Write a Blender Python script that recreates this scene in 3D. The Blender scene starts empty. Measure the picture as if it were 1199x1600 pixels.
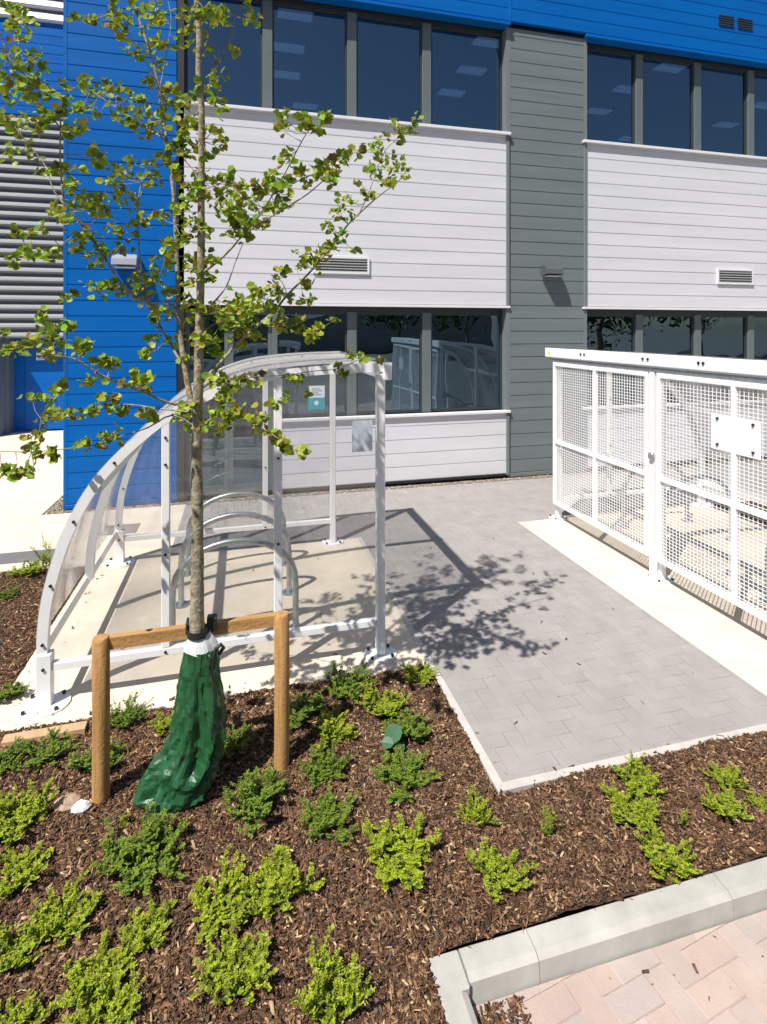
import bpy, math, random
import numpy as np
from mathutils import Vector, Matrix, noise as mnoise
R = math.radians
C = bpy.context.scene.collection
sc = bpy.context.scene
rnd = random.Random(7)
nrs = np.random.RandomState(11)

# ------------------------------------------------------------------ camera
YAW = R(14.4); FPX = 860.0; CAMH = 2.4
cam_d = bpy.data.cameras.new('camera'); cam = bpy.data.objects.new('camera', cam_d); C.objects.link(cam)
cam.location = (0, 0, CAMH); cam.rotation_euler = (R(90), 0, -YAW)
cam_d.sensor_fit = 'HORIZONTAL'; cam_d.sensor_width = 36.0; cam_d.lens = 36.0*FPX/1199.0
cam_d.shift_y = -(800-515)/1199.0; cam_d.clip_start = 0.05; cam_d.clip_end = 1000
sc.camera = cam
# ------------------------------------------------------------------ light
SUNV = Vector((-.538, -.417, 1.0)).normalized()       # towards the sun
w = bpy.data.worlds.new('World'); sc.world = w; w.use_nodes = True
nt = w.node_tree; bg = nt.nodes['Background']
sky = nt.nodes.new('ShaderNodeTexSky'); sky.sky_type = 'NISHITA'; sky.sun_disc = False
sky.sun_elevation = math.asin(SUNV.z); sky.sun_rotation = math.atan2(SUNV.x, SUNV.y)
sky.air_density = 1.0; sky.dust_density = 0.6; sky.ozone_density = 1.5
nt.links.new(sky.outputs[0], bg.inputs[0]); bg.inputs[1].default_value = 0.06
sd = bpy.data.lights.new('sun', 'SUN'); sd.energy = 5.0; sd.angle = R(0.5); sd.color = (1, .955, .88)
so = bpy.data.objects.new('sun', sd); C.objects.link(so)
so.rotation_euler = SUNV.to_track_quat('Z', 'Y').to_euler(); so.location = (-8, -6, 15)
sc.view_settings.view_transform = 'Standard'; sc.view_settings.look = 'None'
sc.view_settings.exposure = 0.45; sc.view_settings.gamma = 1
sc.render.engine = 'CYCLES'
sc.cycles.max_bounces = 10; sc.cycles.transparent_max_bounces = 24

# where a point seen at a pixel of the photograph lies, at a given distance along the view axis
FW = Vector((math.sin(YAW), math.cos(YAW), 0)); RT = Vector((math.cos(YAW), -math.sin(YAW), 0))
def at(px, py, d):
    return RT*((px-600)/FPX*d) + FW*d + Vector((0, 0, CAMH-(py-515)/FPX*d))
def gnd(px, py, z=0.0):
    return at(px, py, (CAMH-z)*FPX/(py-515))

# ------------------------------------------------------------------ helpers
def tag(o, label=None, cat=None, group=None, kind=None):
    if label: o['label'] = label
    if cat: o['category'] = cat
    if group: o['group'] = group
    if kind: o['kind'] = kind
    return o
def empty(name, loc, label=None, cat=None, group=None):
    o = bpy.data.objects.new(name, None); C.objects.link(o); o.location = loc
    o.empty_display_size = .1
    return tag(o, label, cat, group)
def origin(o):
    v = Vector((0, 0, 0))
    while o is not None: v = v + o.location; o = o.parent
    return v

class MB:
    def __init__(s): s.v = []; s.f = []; s.sm = []; s.col = None
    def add(s, vs, fs, smooth=False):
        n = len(s.v); s.v += [tuple(p) for p in vs]
        for f in fs: s.f.append(tuple(i+n for i in f)); s.sm.append(smooth)
        return s
    def box(s, x0, x1, y0, y1, z0, z1, b=0.0):
        if b <= 0:
            vs = [(x, y, z) for z in (z0, z1) for y in (y0, y1) for x in (x0, x1)]
            return s.add(vs, [(0,2,3,1),(4,5,7,6),(0,1,5,4),(2,6,7,3),(0,4,6,2),(1,3,7,5)])
        # chamfered box: 24 verts
        X, Y, Z = (x0, x1), (y0, y1), (z0, z1); vs = []; idx = {}
        for i in (0, 1):
            for j in (0, 1):
                for k in (0, 1):
                    sx, sy, sz = (1-2*i)*b, (1-2*j)*b, (1-2*k)*b
                    idx[i,j,k,'x'] = len(vs); vs.append((X[i], Y[j]+sy, Z[k]+sz))
                    idx[i,j,k,'y'] = len(vs); vs.append((X[i]+sx, Y[j], Z[k]+sz))
                    idx[i,j,k,'z'] = len(vs); vs.append((X[i]+sx, Y[j]+sy, Z[k]))
        fs = []
        q = [(0,0),(0,1),(1,1),(1,0)]
        for i in (0, 1):
            fs.append([idx[i,a,c,'x'] for a, c in (q if i == 0 else q[::-1])])
            fs.append([idx[a,i,c,'y'] for a, c in (q[::-1] if i == 0 else q)])
            fs.append([idx[a,c,i,'z'] for a, c in (q if i == 0 else q[::-1])])
        for i in (0, 1):
            for j in (0, 1):
                fs.append([idx[i,j,0,'x'], idx[i,j,1,'x'], idx[i,j,1,'y'], idx[i,j,0,'y']])
                fs.append([idx[i,0,j,'x'], idx[i,1,j,'x'], idx[i,1,j,'z'], idx[i,0,j,'z']])
                fs.append([idx[0,i,j,'y'], idx[1,i,j,'y'], idx[1,i,j,'z'], idx[0,i,j,'z']])
                for k in (0, 1): fs.append([idx[i,j,k,'x'], idx[i,j,k,'y'], idx[i,j,k,'z']])
        return s.add(vs, fs)
    def tube(s, pts, rad, n=8, cap=True, smooth=True):
        pts = [Vector(p) for p in pts]; m = len(pts)
        if not hasattr(rad, '__len__'): rad = [rad]*m
        base = len(s.v); vs = []; prev = None
        for i, p in enumerate(pts):
            t = (pts[min(i+1, m-1)] - pts[max(i-1, 0)])
            if t.length < 1e-9: t = Vector((0, 0, 1))
            t.normalize()
            if prev is None: u = t.orthogonal().normalized()
            else:
                u = prev - t*prev.dot(t)
                u = u.normalized() if u.length > 1e-6 else t.orthogonal().normalized()
            prev = u; q = t.cross(u)
            for k in range(n):
                a = 2*math.pi*k/n
                vs.append(p + (u*math.cos(a) + q*math.sin(a))*rad[i])
        fs = [(i*n+k, i*n+(k+1) % n, (i+1)*n+(k+1) % n, (i+1)*n+k) for i in range(m-1) for k in range(n)]
        s.add(vs, fs, smooth)
        if cap: s.add(vs[:n], [tuple(range(n))[::-1]]); s.add(vs[-n:], [tuple(range(n))])
        return s
    def prism(s, poly, axis, a, b):   # poly: 2D outline; axis 'x','y','z' extruded a..b
        def P(u, v, c): return {'x': (c, u, v), 'y': (u, c, v), 'z': (u, v, c)}[axis]
        n = len(poly); vs = [P(u, v, a) for u, v in poly] + [P(u, v, b) for u, v in poly]
        return s.add(vs, [tuple(range(n))[::-1], tuple(range(n, 2*n))] + [(i, (i+1) % n, n+(i+1) % n, n+i) for i in range(n)])
    def build(s, name, mat, parent=None, **kw):
        me = bpy.data.meshes.new(name); o0 = origin(parent) if parent else Vector((0, 0, 0))
        me.from_pydata([(p[0]-o0.x, p[1]-o0.y, p[2]-o0.z) for p in s.v], [], s.f)
        me.polygons.foreach_set('use_smooth', s.sm)
        if s.col is not None:
            a = me.color_attributes.new('tone', 'FLOAT_COLOR', 'CORNER')
            cc = np.repeat(np.array(s.col, dtype=np.float32), [len(f) for f in s.f], axis=0)
            a.data.foreach_set('color', cc.ravel())
        me.update()
        import bmesh
        bm = bmesh.new(); bm.from_mesh(me); bmesh.ops.recalc_face_normals(bm, faces=bm.faces); bm.to_mesh(me); bm.free()
        me.materials.append(mat)
        o = bpy.data.objects.new(name, me); C.objects.link(o); o.parent = parent
        return tag(o, **kw)

def copy_tree(o, parent=None):
    c = o.copy(); C.objects.link(c); c.parent = parent
    for ch in list(o.children): copy_tree(ch, c)
    return c

# ------------------------------------------------------------------ materials
def mat(name, base, rough=.6, metal=0., spec=.5, noise=None, bump=None, coat=0., attr=False, stretch=None):
    """noise=(scale, amount[, second colour]); bump=(scale, strength)"""
    m = bpy.data.materials.new(name); m.use_nodes = True; n = m.node_tree.nodes; l = m.node_tree.links
    b = n['Principled BSDF']; b.inputs['Base Color'].default_value = (*base, 1)
    b.inputs['Roughness'].default_value = rough; b.inputs['Metallic'].default_value = metal
    b.inputs['Specular IOR Level'].default_value = spec; b.inputs['Coat Weight'].default_value = coat
    tc = n.new('ShaderNodeTexCoord'); col = None
    if attr:
        at_ = n.new('ShaderNodeAttribute'); at_.attribute_name = 'tone'; col = at_.outputs['Color']
    if noise:
        t = n.new('ShaderNodeTexNoise'); t.inputs['Scale'].default_value = noise[0]; t.inputs['Detail'].default_value = 7
        t.inputs['Roughness'].default_value = .65
        if stretch:
            mp = n.new('ShaderNodeMapping'); mp.inputs['Scale'].default_value = stretch
            l.new(tc.outputs['Object'], mp.inputs['Vector']); l.new(mp.outputs[0], t.inputs['Vector'])
        else: l.new(tc.outputs['Object'], t.inputs['Vector'])
        mr = n.new('ShaderNodeMapRange'); mr.inputs['From Min'].default_value = .3; mr.inputs['From Max'].default_value = .7
        mr.inputs['To Min'].default_value = 0; mr.inputs['To Max'].default_value = 1
        l.new(t.outputs['Fac'], mr.inputs['Value'])
        mx = n.new('ShaderNodeMix'); mx.data_type = 'RGBA'; mx.blend_type = 'MIX'
        l.new(mr.outputs['Result'], mx.inputs['Factor'])
        if len(noise) > 2:
            mx.inputs[6].default_value = (*base, 1); mx.inputs[7].default_value = (*noise[2], 1)
        else:
            a = noise[1]; mx.inputs[6].default_value = (*[c*(1-a) for c in base], 1); mx.inputs[7].default_value = (*[min(1, c*(1+a)) for c in base], 1)
        if col is not None:
            mm = n.new('ShaderNodeMix'); mm.data_type = 'RGBA'; mm.blend_type = 'MULTIPLY'; mm.inputs['Factor'].default_value = 1
            l.new(col, mm.inputs[6]); l.new(mx.outputs[2], mm.inputs[7]); col = mm.outputs[2]
        else: col = mx.outputs[2]
    if col is not None: l.new(col, b.inputs['Base Color'])
    if bump:
        t2 = n.new('ShaderNodeTexNoise'); t2.inputs['Scale'].default_value = bump[0]; t2.inputs['Detail'].default_value = 5
        l.new(tc.outputs['Object'], t2.inputs['Vector'])
        bp = n.new('ShaderNodeBump'); bp.inputs['Strength'].default_value = bump[1]; bp.inputs['Distance'].default_value = .01
        l.new(t2.outputs['Fac'], bp.inputs['Height']); l.new(bp.outputs['Normal'], b.inputs['Normal'])
    return m

def sheet_mat(name, tint, refl, rough, diffuse, dcol=(.8, .8, .8), gcol=(1, 1, 1), wave=0.):
    """thin clear sheet: see-through, with a mirror part that grows at glancing angles and a little dust"""
    m = bpy.data.materials.new(name); m.use_nodes = True; n = m.node_tree.nodes; l = m.node_tree.links
    for x in list(n): n.remove(x)
    out = n.new('ShaderNodeOutputMaterial'); tr = n.new('ShaderNodeBsdfTransparent'); tr.inputs[0].default_value = (*tint, 1)
    gl = n.new('ShaderNodeBsdfGlossy'); gl.inputs['Roughness'].default_value = rough; gl.inputs[0].default_value = (*gcol, 1)
    df = n.new('ShaderNodeBsdfDiffuse'); df.inputs[0].default_value = (*dcol, 1)
    lw = n.new('ShaderNodeLayerWeight'); lw.inputs['Blend'].default_value = .5
    pw = n.new('ShaderNodeMath'); pw.operation = 'POWER'; pw.inputs[1].default_value = 4.0
    l.new(lw.outputs['Facing'], pw.inputs[0])
    mr = n.new('ShaderNodeMapRange'); mr.inputs['To Min'].default_value = refl; mr.inputs['To Max'].default_value = .75
    l.new(pw.outputs[0], mr.inputs['Value'])
    m1 = n.new('ShaderNodeMixShader'); m1.inputs[0].default_value = diffuse
    l.new(tr.outputs[0], m1.inputs[1]); l.new(df.outputs[0], m1.inputs[2])
    m2 = n.new('ShaderNodeMixShader'); l.new(mr.outputs[0], m2.inputs[0]); l.new(m1.outputs[0], m2.inputs[1]); l.new(gl.outputs[0], m2.inputs[2])
    if wave:
        tw = n.new('ShaderNodeTexNoise'); tw.inputs['Scale'].default_value = .9; tw.inputs['Detail'].default_value = 2
        tcw = n.new('ShaderNodeTexCoord'); l.new(tcw.outputs['Object'], tw.inputs['Vector'])
        bw = n.new('ShaderNodeBump'); bw.inputs['Strength'].default_value = wave; bw.inputs['Distance'].default_value = .05
        l.new(tw.outputs['Fac'], bw.inputs['Height']); l.new(bw.outputs['Normal'], gl.inputs['Normal'])
    l.new(m2.outputs[0], out.inputs['Surface'])
    return m

def leaf_mat(name, tint=(1, 1, 1), trans=.35):
    m = bpy.data.materials.new(name); m.use_nodes = True; n = m.node_tree.nodes; l = m.node_tree.links
    for x in list(n): n.remove(x)
    out = n.new('ShaderNodeOutputMaterial'); a = n.new('ShaderNodeAttribute'); a.attribute_name = 'tone'
    mx = n.new('ShaderNodeMix'); mx.data_type = 'RGBA'; mx.blend_type = 'MULTIPLY'; mx.inputs['Factor'].default_value = 1
    mx.inputs[7].default_value = (*tint, 1); l.new(a.outputs['Color'], mx.inputs[6])
    p = n.new('ShaderNodeBsdfPrincipled'); p.inputs['Roughness'].default_value = .45; p.inputs['Specular IOR Level'].default_value = .35
    t = n.new('ShaderNodeBsdfTranslucent'); l.new(mx.outputs[2], p.inputs['Base Color']); l.new(mx.outputs[2], t.inputs[0])
    ms = n.new('ShaderNodeMixShader'); ms.inputs[0].default_value = trans
    l.new(p.outputs[0], ms.inputs[1]); l.new(t.outputs[0], ms.inputs[2]); l.new(ms.outputs[0], out.inputs['Surface'])
    return m

def emit_mat(name, col, s):
    m = bpy.data.materials.new(name); m.use_nodes = True; b = m.node_tree.nodes['Principled BSDF']
    b.inputs['Base Color'].default_value = (*col, 1); b.inputs['Emission Color'].default_value = (*col, 1); b.inputs['Emission Strength'].default_value = s
    return m

M = dict(
 blue=mat('blue_cladding', (.0, .112, .415), .42, spec=.2, noise=(1.0, .13), bump=(2.5, .12), stretch=(.35, 1, 4.8)),
 white=mat('white_cladding', (.645, .64, .68), .45, spec=.4, noise=(1.0, .07), bump=(2.0, .10), stretch=(.35, 1, 4.8)),
 grey=mat('grey_cladding', (.155, .182, .188), .45, spec=.4, noise=(1.0, .11), bump=(2.0, .10), stretch=(.35, 1, 4.8)),
 trimw=mat('white_trim', (.74, .73, .74), .4),
 trimg=mat('grey_trim', (.17, .19, .195), .4),
 frame=mat('window_frame_metal', (.12, .145, .15), .4, noise=(8, .06)),
 sash=mat('dark_sash_head_shade', (.035, .042, .047), .4),  # dark sash metal; on the headers this colour stands in for shade
 black=mat('black_rubber', (.02, .02, .022), .5),
 bolt=mat('bolt_metal', (.05, .05, .055), .35, metal=.7),
 paint=mat('white_powder_coat', (.82, .82, .83), .32, spec=.5, noise=(14, .03), bump=(30, .02), coat=.15),
 galv=mat('galvanised_steel', (.42, .45, .47), .38, metal=.75, noise=(25, .22)),
 cream=mat('concrete_slab', (.66, .575, .47), .85, spec=.2, noise=(2.6, .12), bump=(90, .25)),
 kerb=mat('kerb_concrete', (.41, .395, .365), .85, spec=.2, noise=(5, .16), bump=(120, .08)),
 edging=mat('edging_concrete', (.50, .46, .43), .85, spec=.2, noise=(9, .12), bump=(100, .3)),
 paverbed=mat('brick_joint_sand', (.40, .32, .27), .95, spec=.1, noise=(30, .25), bump=(200, .3)),
 joint=mat('joint_sand', (.22, .20, .18), .95, spec=.1, noise=(40, .2), bump=(200, .4)),
 ground=mat('asphalt', (.16, .155, .15), .9, spec=.2, noise=(3, .15), bump=(150, .4)),
 paver=mat('paver_grey', (.93, .93, .93), .85, spec=.2, noise=(4.5, .11), bump=(160, .25), attr=True),
 soil=mat('bark_soil', (.045, .027, .018), .95, spec=.1, noise=(25, .4, (.10, .062, .042)), bump=(60, .8)),
 chip=mat('bark_chip', (1, 1, 1), .85, spec=.2, noise=(60, .25), attr=True),
 gravel=mat('gravel', (1, 1, 1), .85, spec=.2, attr=True),
 wood=mat('treated_timber', (.54, .31, .12), .75, spec=.2, noise=(9, .2, (.30, .155, .06)), bump=(60, .4), stretch=(5, 5, .35)),
 woodx=mat('treated_timber_board', (.54, .31, .12), .75, spec=.2, noise=(9, .2, (.32, .17, .065)), bump=(60, .4), stretch=(.35, 5, 5)),
 bag=mat('green_woven_plastic', (.014, .082, .030), .33, spec=.6, noise=(18, .3), bump=(260, .18), coat=.25),
 collar=mat('white_bag_collar', (.55, .55, .56), .5),
 bark=mat('tree_bark', (.46, .40, .29), .9, spec=.15, noise=(30, .5, (.10, .08, .05)), bump=(70, .7)),
 stem=mat('shrub_stem', (.16, .10, .05), .9),
 leaf=leaf_mat('tree_leaf', trans=.32),
 shrub=leaf_mat('shrub_leaf', trans=.3),
 louvre=mat('louvre_grey', (.22, .23, .23), .6, noise=(2, .06)),
 louvrew=mat('louvre_white', (.72, .71, .73), .4),
 dark=mat('dark_interior', (.02, .022, .026), .9),
 room=mat('room_interior', (.022, .035, .055), .9),
 lampgrey=mat('lamp_grey_metal', (.13, .145, .15), .35, metal=.4),
 steelc=mat('lamp_silver_metal', (.55, .56, .58), .3, metal=.7),
 glass=sheet_mat('window_glass', (.15, .20, .27), .27, .0, .0, gcol=(.55, .80, 1.0), wave=.18),
 perspex=sheet_mat('clear_plastic_sheet', (.95, .955, .96), .05, .06, .02),
 roofsheet=sheet_mat('weathered_plastic_sheet', (.95, .95, .95), .05, .10, .12, (.62, .60, .57)),
 lit=emit_mat('ceiling_light_diffuser', (.8, .82, .85), 1.6),
 slab=mat('dark_grey_matt', (.15, .145, .15), .85, noise=(6, .1), bump=(90, .3)),
 cover=mat('cover_plate', (.24, .205, .18), .8, noise=(8, .1), bump=(90, .3)),
 teal=mat('teal_print', (.0, .33, .40), .4), paper=mat('white_print', (.75, .78, .80), .4), ink=mat('ink_print', (.12, .15, .2), .5),
 stone=mat('pale_stone', (.42, .30, .22), .85, noise=(20, .15), bump=(60, .4)),
 stonew=mat('white_stone', (.75, .75, .74), .8, noise=(20, .08), bump=(60, .4)),
 plank=mat('raw_timber', (.50, .33, .19), .8, noise=(12, .2), bump=(40, .3)),
 yellow=mat('yellow_sticker', (.7, .62, .02), .5),
)

# ------------------------------------------------------------------ ground
g = MB(); g.box(-400, 400, -400, 400, -.9, -.13); g.build('ground', M['ground'], kind='structure')

FY = 8.17                                                  # the facade plane
def slab(name, rects, m, z=0.0, th=.10, **kw):
    b = MB()
    for (x0, x1, y0, y1) in rects: b.box(x0, x1, y0, y1, z-th, z)
    return b.build(name, m, kind='structure', **kw)
slab('shelter_base_slab', [(-1.5, 1.285, 3.72, 6.2)], M['cream'])
slab('cage_base_slab', [(3.33, 6.15, 2.61, 6.2)], M['cream'])
slab('rear_pavement', [(-9, -2.52, 8.0, 14.6), (-9, -.75, 6.24, 8.0)], M['cream'])
slab('side_pavement', [(7.0, 14, 2.61, 6.2)], M['cream'])

def clip(poly, x0, x1, y0, y1):
    def cut(P, ax, v, keep_less):
        out = []
        for i in range(len(P)):
            a, b = P[i], P[(i+1) % len(P)]
            ia = (a[ax] <= v) if keep_less else (a[ax] >= v); ib = (b[ax] <= v) if keep_less else (b[ax] >= v)
            if ia: out.append(a)
            if ia != ib:
                t = (v-a[ax])/(b[ax]-a[ax]); out.append((a[0]+(b[0]-a[0])*t, a[1]+(b[1]-a[1])*t))
        return out
    for ax, v, k in ((0, x0, False), (0, x1, True), (1, y0, False), (1, y1, True)):
        poly = cut(poly, ax, v, k)
        if len(poly) < 3: return []
    return poly
def herring(name, rects, z, cols, ang=0., jit=.0008, L=.2, W=.1, gap=.0022):
    b = MB(); b.col = []
    ca, sa = math.cos(ang), math.sin(ang)
    for (x0, x1, y0, y1) in rects:
        cx, cy = 2.0, 4.0; rr = max(math.hypot(X_-cx, Y_-cy) for X_ in (x0, x1) for Y_ in (y0, y1))+.3; N = int(rr/W)+3
        for i in range(-N, N):
            for j in range(-N, N):
                k = (i-j) % 4
                if k == 0: q = (i*W, j*W, L, W)
                elif k == 3: q = (i*W, j*W, W, L)
                else: continue
                ux, uy, lx, ly = q
                # herringbone on the unit grid: horizontal bricks start where (i-j)%4==0, vertical where ==3
                pts = [(ux+gap/2, uy+gap/2), (ux+lx-gap/2, uy+gap/2), (ux+lx-gap/2, uy+ly-gap/2), (ux+gap/2, uy+ly-gap/2)]
                pts = [(cx+p[0]*ca-p[1]*sa, cy+p[0]*sa+p[1]*ca) for p in pts]
                if max(p[0] for p in pts) < x0 or min(p[0] for p in pts) > x1 or max(p[1] for p in pts) < y0 or min(p[1] for p in pts) > y1: continue
                P = clip(pts, x0, x1, y0, y1)
                if len(P) < 3: continue
                area = abs(sum(P[a][0]*P[(a+1) % len(P)][1]-P[(a+1) % len(P)][0]*P[a][1] for a in range(len(P))))/2
                if area < 1e-4: continue
                mx_, my_ = sum(p[0] for p in P)/len(P), sum(p[1] for p in P)/len(P)
                zz = z + rnd.uniform(-jit, jit); n0 = len(b.f); n = len(P)
                inner = [(mx_+(p[0]-mx_)*.965, my_+(p[1]-my_)*.965) for p in P]
                vs = [(p[0], p[1], zz-.02) for p in P]+[(p[0], p[1], zz-.0035) for p in P]+[(p[0], p[1], zz) for p in inner]
                fs = [(a, (a+1) % n, n+(a+1) % n, n+a) for a in range(n)]+[(n+a, n+(a+1) % n, 2*n+(a+1) % n, 2*n+a) for a in range(n)]+[tuple(range(2*n, 3*n))]
                b.add(vs, fs)
                c = cols[rnd.randrange(len(cols))]; v = rnd.uniform(.975, 1.025)
                b.col += [(c[0]*v, c[1]*v, c[2]*v, 1)]*(len(b.f)-n0)
    return b.build(name, M['paver'], kind='structure')
GP = [(.335, .312, .302), (.342, .318, .308), (.328, .306, .296), (.338, .313, .304)]
prects = [(1.335, 3.33, 2.66, 7.98), (-.75, 1.335, 6.24, 7.98), (3.33, 14, 6.24, 7.98)]
herring('path', prects, 0., GP, jit=.0005, gap=.0014)
slab('path_bedding', prects, M['joint'], z=-.006)
PK = [(.47, .365, .32), (.49, .385, .335), (.46, .375, .335), (.47, .385, .345), (.50, .41, .365), (.445, .375, .345)]
herring('parking_paving', [(.80, 5.2, -1.6, 1.875)], -.085, PK, ang=R(8), jit=.0008, gap=.0018)
slab('parking_bedding', [(.80, 5.2, -1.6, 1.875)], M['paverbed'], z=-.089, th=.05)
# joint strips between slabs
slab('slab_joint', [(-9, -1.5, 6.16, 6.24), (-1.5, 1.335, 6.2, 6.24), (3.33, 14, 6.2, 6.24)], M['edging'], z=-.003)
# edging
b = MB()
y = 2.66
while y < 3.70: b.box(1.285, 1.335, y, min(y+.9, 3.72)-.004, -.12, .012, .004); y += .9
y = 3.72
while y < 6.2: b.box(1.285, 1.335, y, min(y+.9, 6.2)-.004, -.12, .004, .003); y += .9
x = 1.285
while x < 14: b.box(x, x+.9-.004, 2.61, 2.66, -.12, .012, .004); x += .9
b.build('path_edging', M['edging'], kind='structure')

# kerb (its own thing, units with joints)
kb = empty('parking_kerb', (.75, 1.95, -.1), 'pale grey concrete kerb turning a corner round the pinkish brick parking bay', 'kerb')
def kerb_unit(p0, p1, inner, parent):
    """p0,p1 along the kerb; 'inner' = direction towards the parking"""
    p0, p1, n = Vector(p0), Vector(p1), Vector(inner); m = MB()
    prof = [(0, -.16), (0, -.008), (.008, 0), (.085, -.002), (.11, -.016), (.127, -.16)]
    vs = [p0+n*u+Vector((0, 0, v)) for u, v in prof]+[p1+n*u+Vector((0, 0, v)) for u, v in prof]; k = len(prof)
    m.add(vs, [tuple(range(k)), tuple(range(k, 2*k))]+[(i, (i+1) % k, k+(i+1) % k, k+i) for i in range(k)])
    m.build('kerb_stone', M['kerb'], parent)
xs = [.812, 1.1, 2.014, 2.928, 3.842, 4.756, 5.67]
for i in range(len(xs)-1):
    kerb_unit((xs[i]+.0015, 2.0, 0), (xs[i+1]-.0015, 2.0, 0), (0, -1, 0), kb)
ys = [1.868, 1.55, .636, -.278, -1.192]
for i in range(len(ys)-1):
    kerb_unit((.685, ys[i]-.003, 0), (.685, ys[i+1]+.003, 0), (1, 0, 0), kb)
MB().box(.685, .812, 1.87, 2.0, -.16, -.001, .008).build('kerb_corner_stone', M['kerb'], kb)

# ------------------------------------------------------------------ bark bed
def vnoise(x, y, s, seed=0):
    xi = np.floor(x*s).astype(int); yi = np.floor(y*s).astype(int); fx = x*s-xi; fy = y*s-yi
    fx = fx*fx*(3-2*fx); fy = fy*fy*(3-2*fy)
    def h(a, b_):
        n = (a*374761393+b_*668265263+seed*1442695041) & 0x7fffffff
        n = ((n ^ (n >> 13))*1274126177) & 0x7fffffff
        return (n & 0xffff)/65535.
    return (h(xi, yi)*(1-fx)+h(xi+1, yi)*fx)*(1-fy)+(h(xi, yi+1)*(1-fx)+h(xi+1, yi+1)*fx)*fy
def bedz(x, y):
    x = np.asarray(x, float); y = np.asarray(y, float)
    return -.030+.035*vnoise(x, y, 2.3, 1)+.018*vnoise(x, y, 7, 2)+.010*vnoise(x, y, 21, 3)
beds = [(-5, .685, -.6, 2.0), (-5, 1.285, 2.0, 3.72), (1.285, 7, 2.0, 2.61), (-5, -1.5, 3.72, 6.16)]
b = MB()
for (x0, x1, y0, y1) in beds:
    nx, ny = int((x1-x0)/.05)+2, int((y1-y0)/.05)+2
    X, Y = np.meshgrid(np.linspace(x0, x1, nx), np.linspace(y0, y1, ny)); Z = bedz(X, Y)
    vs = np.stack([X.ravel(), Y.ravel(), Z.ravel()], 1)
    b.add(vs.tolist(), [(j*nx+i, j*nx+i+1, (j+1)*nx+i+1, (j+1)*nx+i) for j in range(ny-1) for i in range(nx-1)], True)
b.build('planting_bed', M['soil'], kind='structure')

def chips(name, rects, dens, smin, smax, cols, wts, matl, zfun, aspect=(.10, .42), lift=.006, **kw):
    P = []
    for (x0, x1, y0, y1, k) in rects:
        n = int((x1-x0)*(y1-y0)*dens*k)
        P.append(np.stack([nrs.uniform(x0, x1, n), nrs.uniform(y0, y1, n)], 1))
    P = np.concatenate(P); n = len(P)
    L = smin+(smax-smin)*nrs.rand(n)**2.2; W = L*nrs.uniform(*aspect, n); W = np.clip(W, .003, .018); T = W*nrs.uniform(.15, .4, n)
    yaw = nrs.uniform(0, 2*np.pi, n); pit = nrs.normal(0, .28, n); rol = nrs.normal(0, .5, n)
    box = np.array([(-1, -.6, -1), (.8, -1, -1), (1, .5, -1), (-.7, 1, -1), (-.9, -.5, 1), (.7, -.8, 1), (.85, .4, 1), (-.6, .8, 1)])*.5
    V = box[None]*np.stack([L, W, T], 1)[:, None, :]; V = V*(1+nrs.uniform(-.25, .25, V.shape))
    cr, sr = np.cos(rol), np.sin(rol); y1_ = V[..., 1]*cr[:, None]-V[..., 2]*sr[:, None]; z1_ = V[..., 1]*sr[:, None]+V[..., 2]*cr[:, None]
    cp, sp = np.cos(pit), np.sin(pit); x2 = V[..., 0]*cp[:, None]+z1_*sp[:, None]; z2 = -V[..., 0]*sp[:, None]+z1_*cp[:, None]
    cy, sy = np.cos(yaw), np.sin(yaw); X = x2*cy[:, None]-y1_*sy[:, None]+P[:, 0:1]; Y = x2*sy[:, None]+y1_*cy[:, None]+P[:, 1:2]
    Z = z2+(zfun(P[:, 0], P[:, 1])+lift*nrs.rand(n)*1.6)[:, None]
    verts = np.stack([X, Y, Z], -1).reshape(-1, 3)
    fq = np.array([(3,2,1,0),(4,5,6,7),(0,1,5,4),(1,2,6,5),(2,3,7,6),(3,0,4,7)])
    faces = (fq[None]+(np.arange(n)*8)[:, None, None]).reshape(-1)
    me = bpy.data.meshes.new(name); nf = n*6
    me.vertices.add(n*8); me.vertices.foreach_set('co', verts.ravel().astype(np.float32))
    me.loops.add(nf*4); me.loops.foreach_set('vertex_index', faces.astype(np.int32))
    me.polygons.add(nf); me.polygons.foreach_set('loop_start', (np.arange(nf)*4).astype(np.int32)); me.polygons.foreach_set('loop_total', np.full(nf, 4, np.int32))
    me.update(calc_edges=True)
    ci = nrs.choice(len(cols), n, p=np.array(wts)/sum(wts)); col = np.array(cols)[ci]*nrs.uniform(.7, 1.3, (n, 1))
    col = np.concatenate([col, np.ones((n, 1))], 1)
    a = me.color_attributes.new('tone', 'FLOAT_COLOR', 'CORNER'); a.data.foreach_set('color', np.repeat(col, 24, axis=0).astype(np.float32).ravel())
    me.materials.append(matl); o = bpy.data.objects.new(name, me); C.objects.link(o)
    return tag(o, kind='stuff', **kw)
BK = [(.07, .038, .023), (.135, .072, .042), (.22, .12, .066), (.35, .215, .12), (.55, .39, .23), (.12, .088, .062)]
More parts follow.
